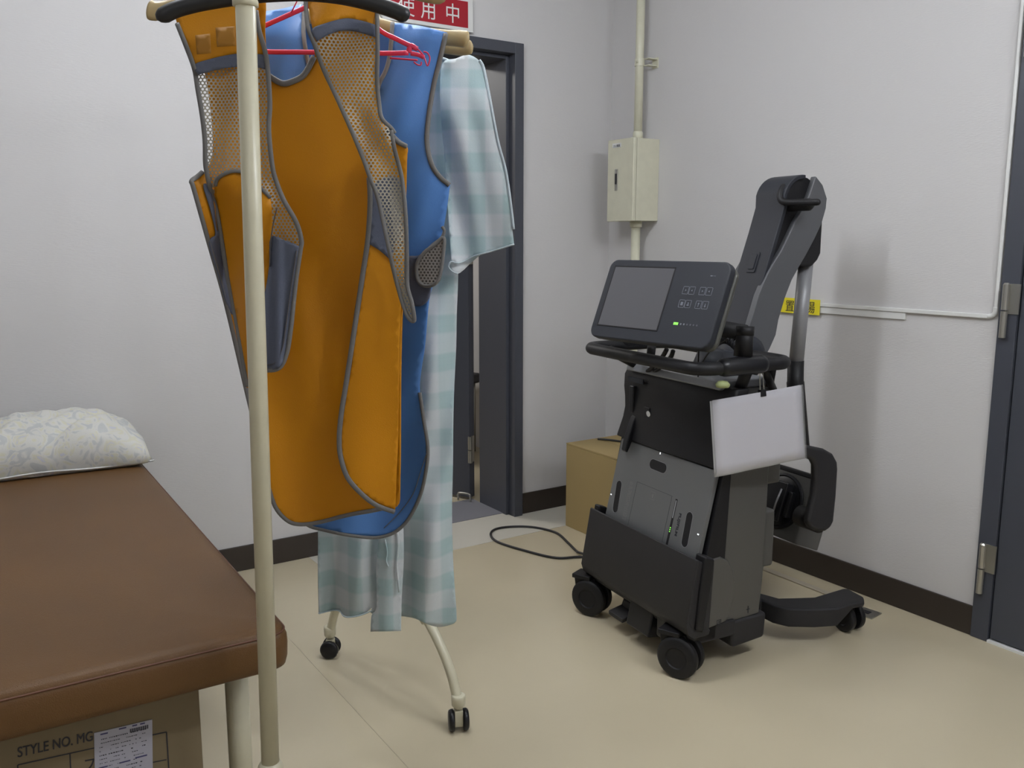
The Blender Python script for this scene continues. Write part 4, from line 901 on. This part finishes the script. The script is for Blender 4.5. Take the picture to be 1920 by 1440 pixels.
# pedals
b = B(); pa = cl(1165, 1152, 2, .055); b = B(); prism(b, [(pa.x-.03, .05), (pa.x+.03, .062), (.05, .105), (.05, .118), (pa.x+.02, .075), (pa.x-.03, .064)], pa.y-.05, pa.y+.03, UZ); obj('brake_pedal', b, M['blk2'], XM, bevel=.004)
b = B(); prism(b, [(-.02, .06), (.05, .05), (.08, .13), (.0, .155)], -.10, .02, UZ); box(b, -.005, .12, -.19, -.12, .075, .14); obj('pedal_housing', b, M['blackg'], XM, bevel=.006)
b = B(); pt = cl(1355, 722, 2, .872); lathe(b, [(.001, 0), (.017, 0), (.020, .008), (.013, .016), (.001, .018)], 16, Matrix.Translation((pt.x, pt.y, .866)))
tg = obj('round_tag', b, matte('pale_green_plastic', (.33, .37, .16), .5), smooth=True); tg.location = (0, 0, 0); tg.parent = None
tg.matrix_world = XM.matrix_basis; tag(tg, 'small pale green round tag lying on top of the x-ray machine under the handle', 'tag')

# flat-panel detector standing in the bin
p0 = cl(1151, 888, 0, .066); DN = Vector((.095-.035, 0, .615-.36)).normalized(); DR = Vector((0, -1, 0)); DZ = DR.cross(DN)
dt = empty('flat_panel_detector', (0, 0, 0), 0, 'grey flat-panel x-ray detector with three grip slots standing in the black front bin', 'x-ray detector')
org = Vector((.035, -.004, .36))-DN*.165-DZ*-.0
base_l = Matrix.Translation(CO) @ Matrix.Rotation(CA, 4, 'Z')
FRM = Matrix((DR, DN, -(DR.cross(DN))*-1)).transposed().to_4x4(); FRM.translation = org
dt.matrix_world = base_l @ FRM
INV = FRM.inverted()
def dp(px, py):                         # point of the detector face under a photo pixel: (right, up)
    a, c = cl(px, py, 0, 0), cl(px, py, 0, .1); A_, C_ = INV @ a, INV @ c; t = (0-A_.z)/(C_.z-A_.z); p = A_.lerp(C_, t); return (p.x, p.y)
tl, tr, brr, bl = dp(1162, 818), dp(1338, 882), dp(1311, 1052), dp(1141, 955)
X0, X1, Y1 = (tl[0]+bl[0])/2, (tr[0]+brr[0])/2, (tl[1]+tr[1])/2
zs = 1 if (base_l.to_3x3() @ (FRM.to_3x3() @ Vector((0, 0, 1)))).dot(FW) < 0 else -1
def dz(a): return zs*a
def dbox(b, x0, x1, y0, y1, z0, z1): return box(b, x0, x1, y0, y1, min(dz(z0), dz(z1)), max(dz(z0), dz(z1)))
XY = lambda a, b, c: (a, b, c)
obj('detector_shell', prism(B(), rrect(X0, X1, 0, Y1, .006, 3), dz(-.016), dz(0), XY), matte('detector_grey', (.185, .188, .19), .4, metal=.45), dt, bevel=.003, seg=2)
def slot(pa, pb, wd):
    a, c = Vector((*dp(*pa), 0)), Vector((*dp(*pb), 0)); d = (c-a).normalized(); n = Vector((-d.y, d.x, 0)); P = []
    for cc, s0 in ((a, PI/2), (c, -PI/2)):
        for k in range(9):
            an = s0+PI*k/8; P.append(tuple((cc+d*math.cos(an)*wd+n*math.sin(an)*wd)[:2]))
    b = B(); prism(b, P, dz(-.001), dz(.0006), XY); obj('grip_slot', b, M['blk'], dt)
    P2 = [tuple(((Vector((*p, 0))-(a+c)/2)*1.0+(a+c)/2)[:2]) for p in P]
    b = B(); tube(b, [(x, y, dz(.0004)) for x, y in P2], .0007, 6, closed=True); obj('slot_rim', b, M['sil'], dt, smooth=True)
slot((1224, 870), (1244, 878), .0160); slot((1161, 909), (1154, 953), .0145); slot((1293, 969), (1284, 1017), .0145)
b = B(); c1_, c2_, c3_ = dp(1195, 903), dp(1260, 932), dp(1248, 1015)
for a in ((c1_[0], c2_[0], c1_[1]-.0008, c1_[1]), (c2_[0]-.0008, c2_[0], .10, c1_[1]), (c1_[0], c1_[0]+.0006, .10, c1_[1])): dbox(b, *a, 0, .0004)
obj('battery_cover', b, M['slate'], dt)
mk = dp(1224, 930); b = B(); s_ = .012
for a in ((mk[0]-s_, mk[0]+s_, mk[1]+s_, mk[1]+s_+.001), (mk[0]-s_, mk[0]+s_, mk[1]-s_, mk[1]-s_+.001), (mk[0]-s_, mk[0]-s_+.001, mk[1]-s_, mk[1]+s_), (mk[0]+s_-.001, mk[0]+s_, mk[1]-s_, mk[1]+s_), (mk[0]-.003, mk[0]+.003, mk[1]-.006, mk[1]+.006)): dbox(b, *a, 0, .0004)
obj('face_mark', b, M['glabel'], dt)
la, lbm = dp(1184, 903), dp(1176, 975); b = B(); yy = la[1]
while yy > .17:
    for k in range(4): 
        if random.random() < .85: dbox(b, la[0]-.006+k*.005, la[0]-.006+k*.005+random.uniform(.002, .0045), yy-.0016, yy, 0, .0004)
    yy -= .0032
obj('rating_label', b, M['glabel'], dt)
s0, s1 = dp(1269, 936), dp(1256, 1020); b = B(); dbox(b, s0[0]-.0045, s0[0]+.0045, min(s1[1], .10), s0[1], 0, .0006); st_ = obj('status_strip', b, M['blk'], dt)
s2 = dp(1263, 972); b = B(); dbox(b, s0[0]-.0022, s0[0]+.0022, s2[1], s0[1]-.004, .0005, .0009); obj('status_window', b, matte('grey_window', (.35, .36, .38), .4), st_)
s3 = dp(1259, 994); b = B()
for k in range(3): dbox(b, s0[0]-.0018, s0[0]+.0018, s3[1]-.008+k*.006, s3[1]-.0045+k*.006, .0005, .0009)
obj('status_light', b, M['green'], st_)
ta, tb_ = dp(1276, 962), dp(1269, 1006); bm = text_bm('FUJIFILM', .0135, .0003, bold=.0004); bm2 = bm
wdt = max(v.co.x for v in bm.verts); sc_ = abs(ta[1]-tb_[1])/wdt
xf(bm, Matrix.Translation((ta[0]-.004, ta[1], dz(.0004))) @ Matrix.Rotation(-PI/2, 4, 'Z') @ Matrix.Diagonal((sc_, 1, zs, 1))); obj('lettering', bm, M['ink'], dt)
for px, py in ((1238, 850), (1146, 927), (1309, 1002)):
    l_ = dp(px, py); b = B(); dbox(b, l_[0]-.0025, l_[0]+.0025, l_[1]-.0016, l_[1]+.0016, 0, .0006) if px != 1238 else dbox(b, l_[0]-.0014, l_[0]+.0014, l_[1]-.003, l_[1]+.003, 0, .0006); obj('corner_light', b, M['ledw'], dt)

# sheets in a clear sleeve hung on the handle
pl_ = Vector((.19, -.307-.006, .729)); 
sh = empty('hanging_paper', (0, 0, 0), 0, 'blank white sheets in a clear sleeve clipped on a ball chain below the machine handle', 'paper sheet')
pn = Vector((-.104, -.994, .044)).normalized(); pr = Vector((0, 0, 1)).cross(pn).normalized(); pu = pn.cross(pr)
PM = Matrix((pr, pu, pn)).transposed().to_4x4(); PM = Matrix.Translation(pl_) @ PM @ Matrix.Rotation(math.radians(5.0), 4, 'Z')
sh.matrix_world = base_l @ PM
PW, PH_ = .310, .2176
def sheet(w0, w1, h0, h1, z, th, mat, name, bow=.003):
    b = B(); nx, ny = 12, 8; V = {}
    for i in range(nx+1):
        for j in range(ny+1):
            x = w0+(w1-w0)*i/nx; y = h0+(h1-h0)*j/ny; V[i, j] = b.verts.new((x, y, z+bow*math.sin(PI*i/nx)*(j/ny)+.0015*math.sin(5*x*10)*(1-j/ny)))
    for i in range(nx):
        for j in range(ny): b.faces.new((V[i, j], V[i+1, j], V[i+1, j+1], V[i, j+1]))
    return obj(name, b, mat, sh, smooth=True, solid=th)
sheet(-PW/2+.006, PW/2-.008, -PH_/2+.004, PH_/2-.001, 0, .0012, matte('white_paper', (.56, .545, .60), .6), 'paper')
sheet(-PW/2+.0, PW/2-.001, -PH_/2-.001, PH_/2-.003, -.0035, .0012, matte('back_sheet', (.42, .42, .43), .5), 'back_sheet')
sleeve_m = matte('clear_film', (.9, .9, .9), .12); sleeve_m.node_tree.nodes['Principled BSDF'].inputs['Alpha'].default_value = .12
sheet(-PW/2, PW/2, -PH_/2, PH_/2, .0028, .0002, sleeve_m, 'clear_sleeve')
b = B(); xc = .0155; prism(b, [(-.008, PH_/2+.005), (.008, PH_/2+.005), (.009, PH_/2-.014), (-.009, PH_/2-.014)], -.008, .0075, XY); xf(b, Matrix.Translation((xc, 0, 0))); obj('binder_clip', b, M['blackg'], sh, bevel=.001)
b = B(); tube(b, cat_rom([(xc-.006, PH_/2+.004, 0), (xc-.005, PH_/2+.04, 0), (xc-.002, PH_/2+.085, .004), (xc+.004, PH_/2+.085, .004), (xc+.006, PH_/2+.04, 0), (xc+.006, PH_/2+.004, 0)], 6), .0013, 6); obj('chain', b, M['steel'], sh, smooth=True)
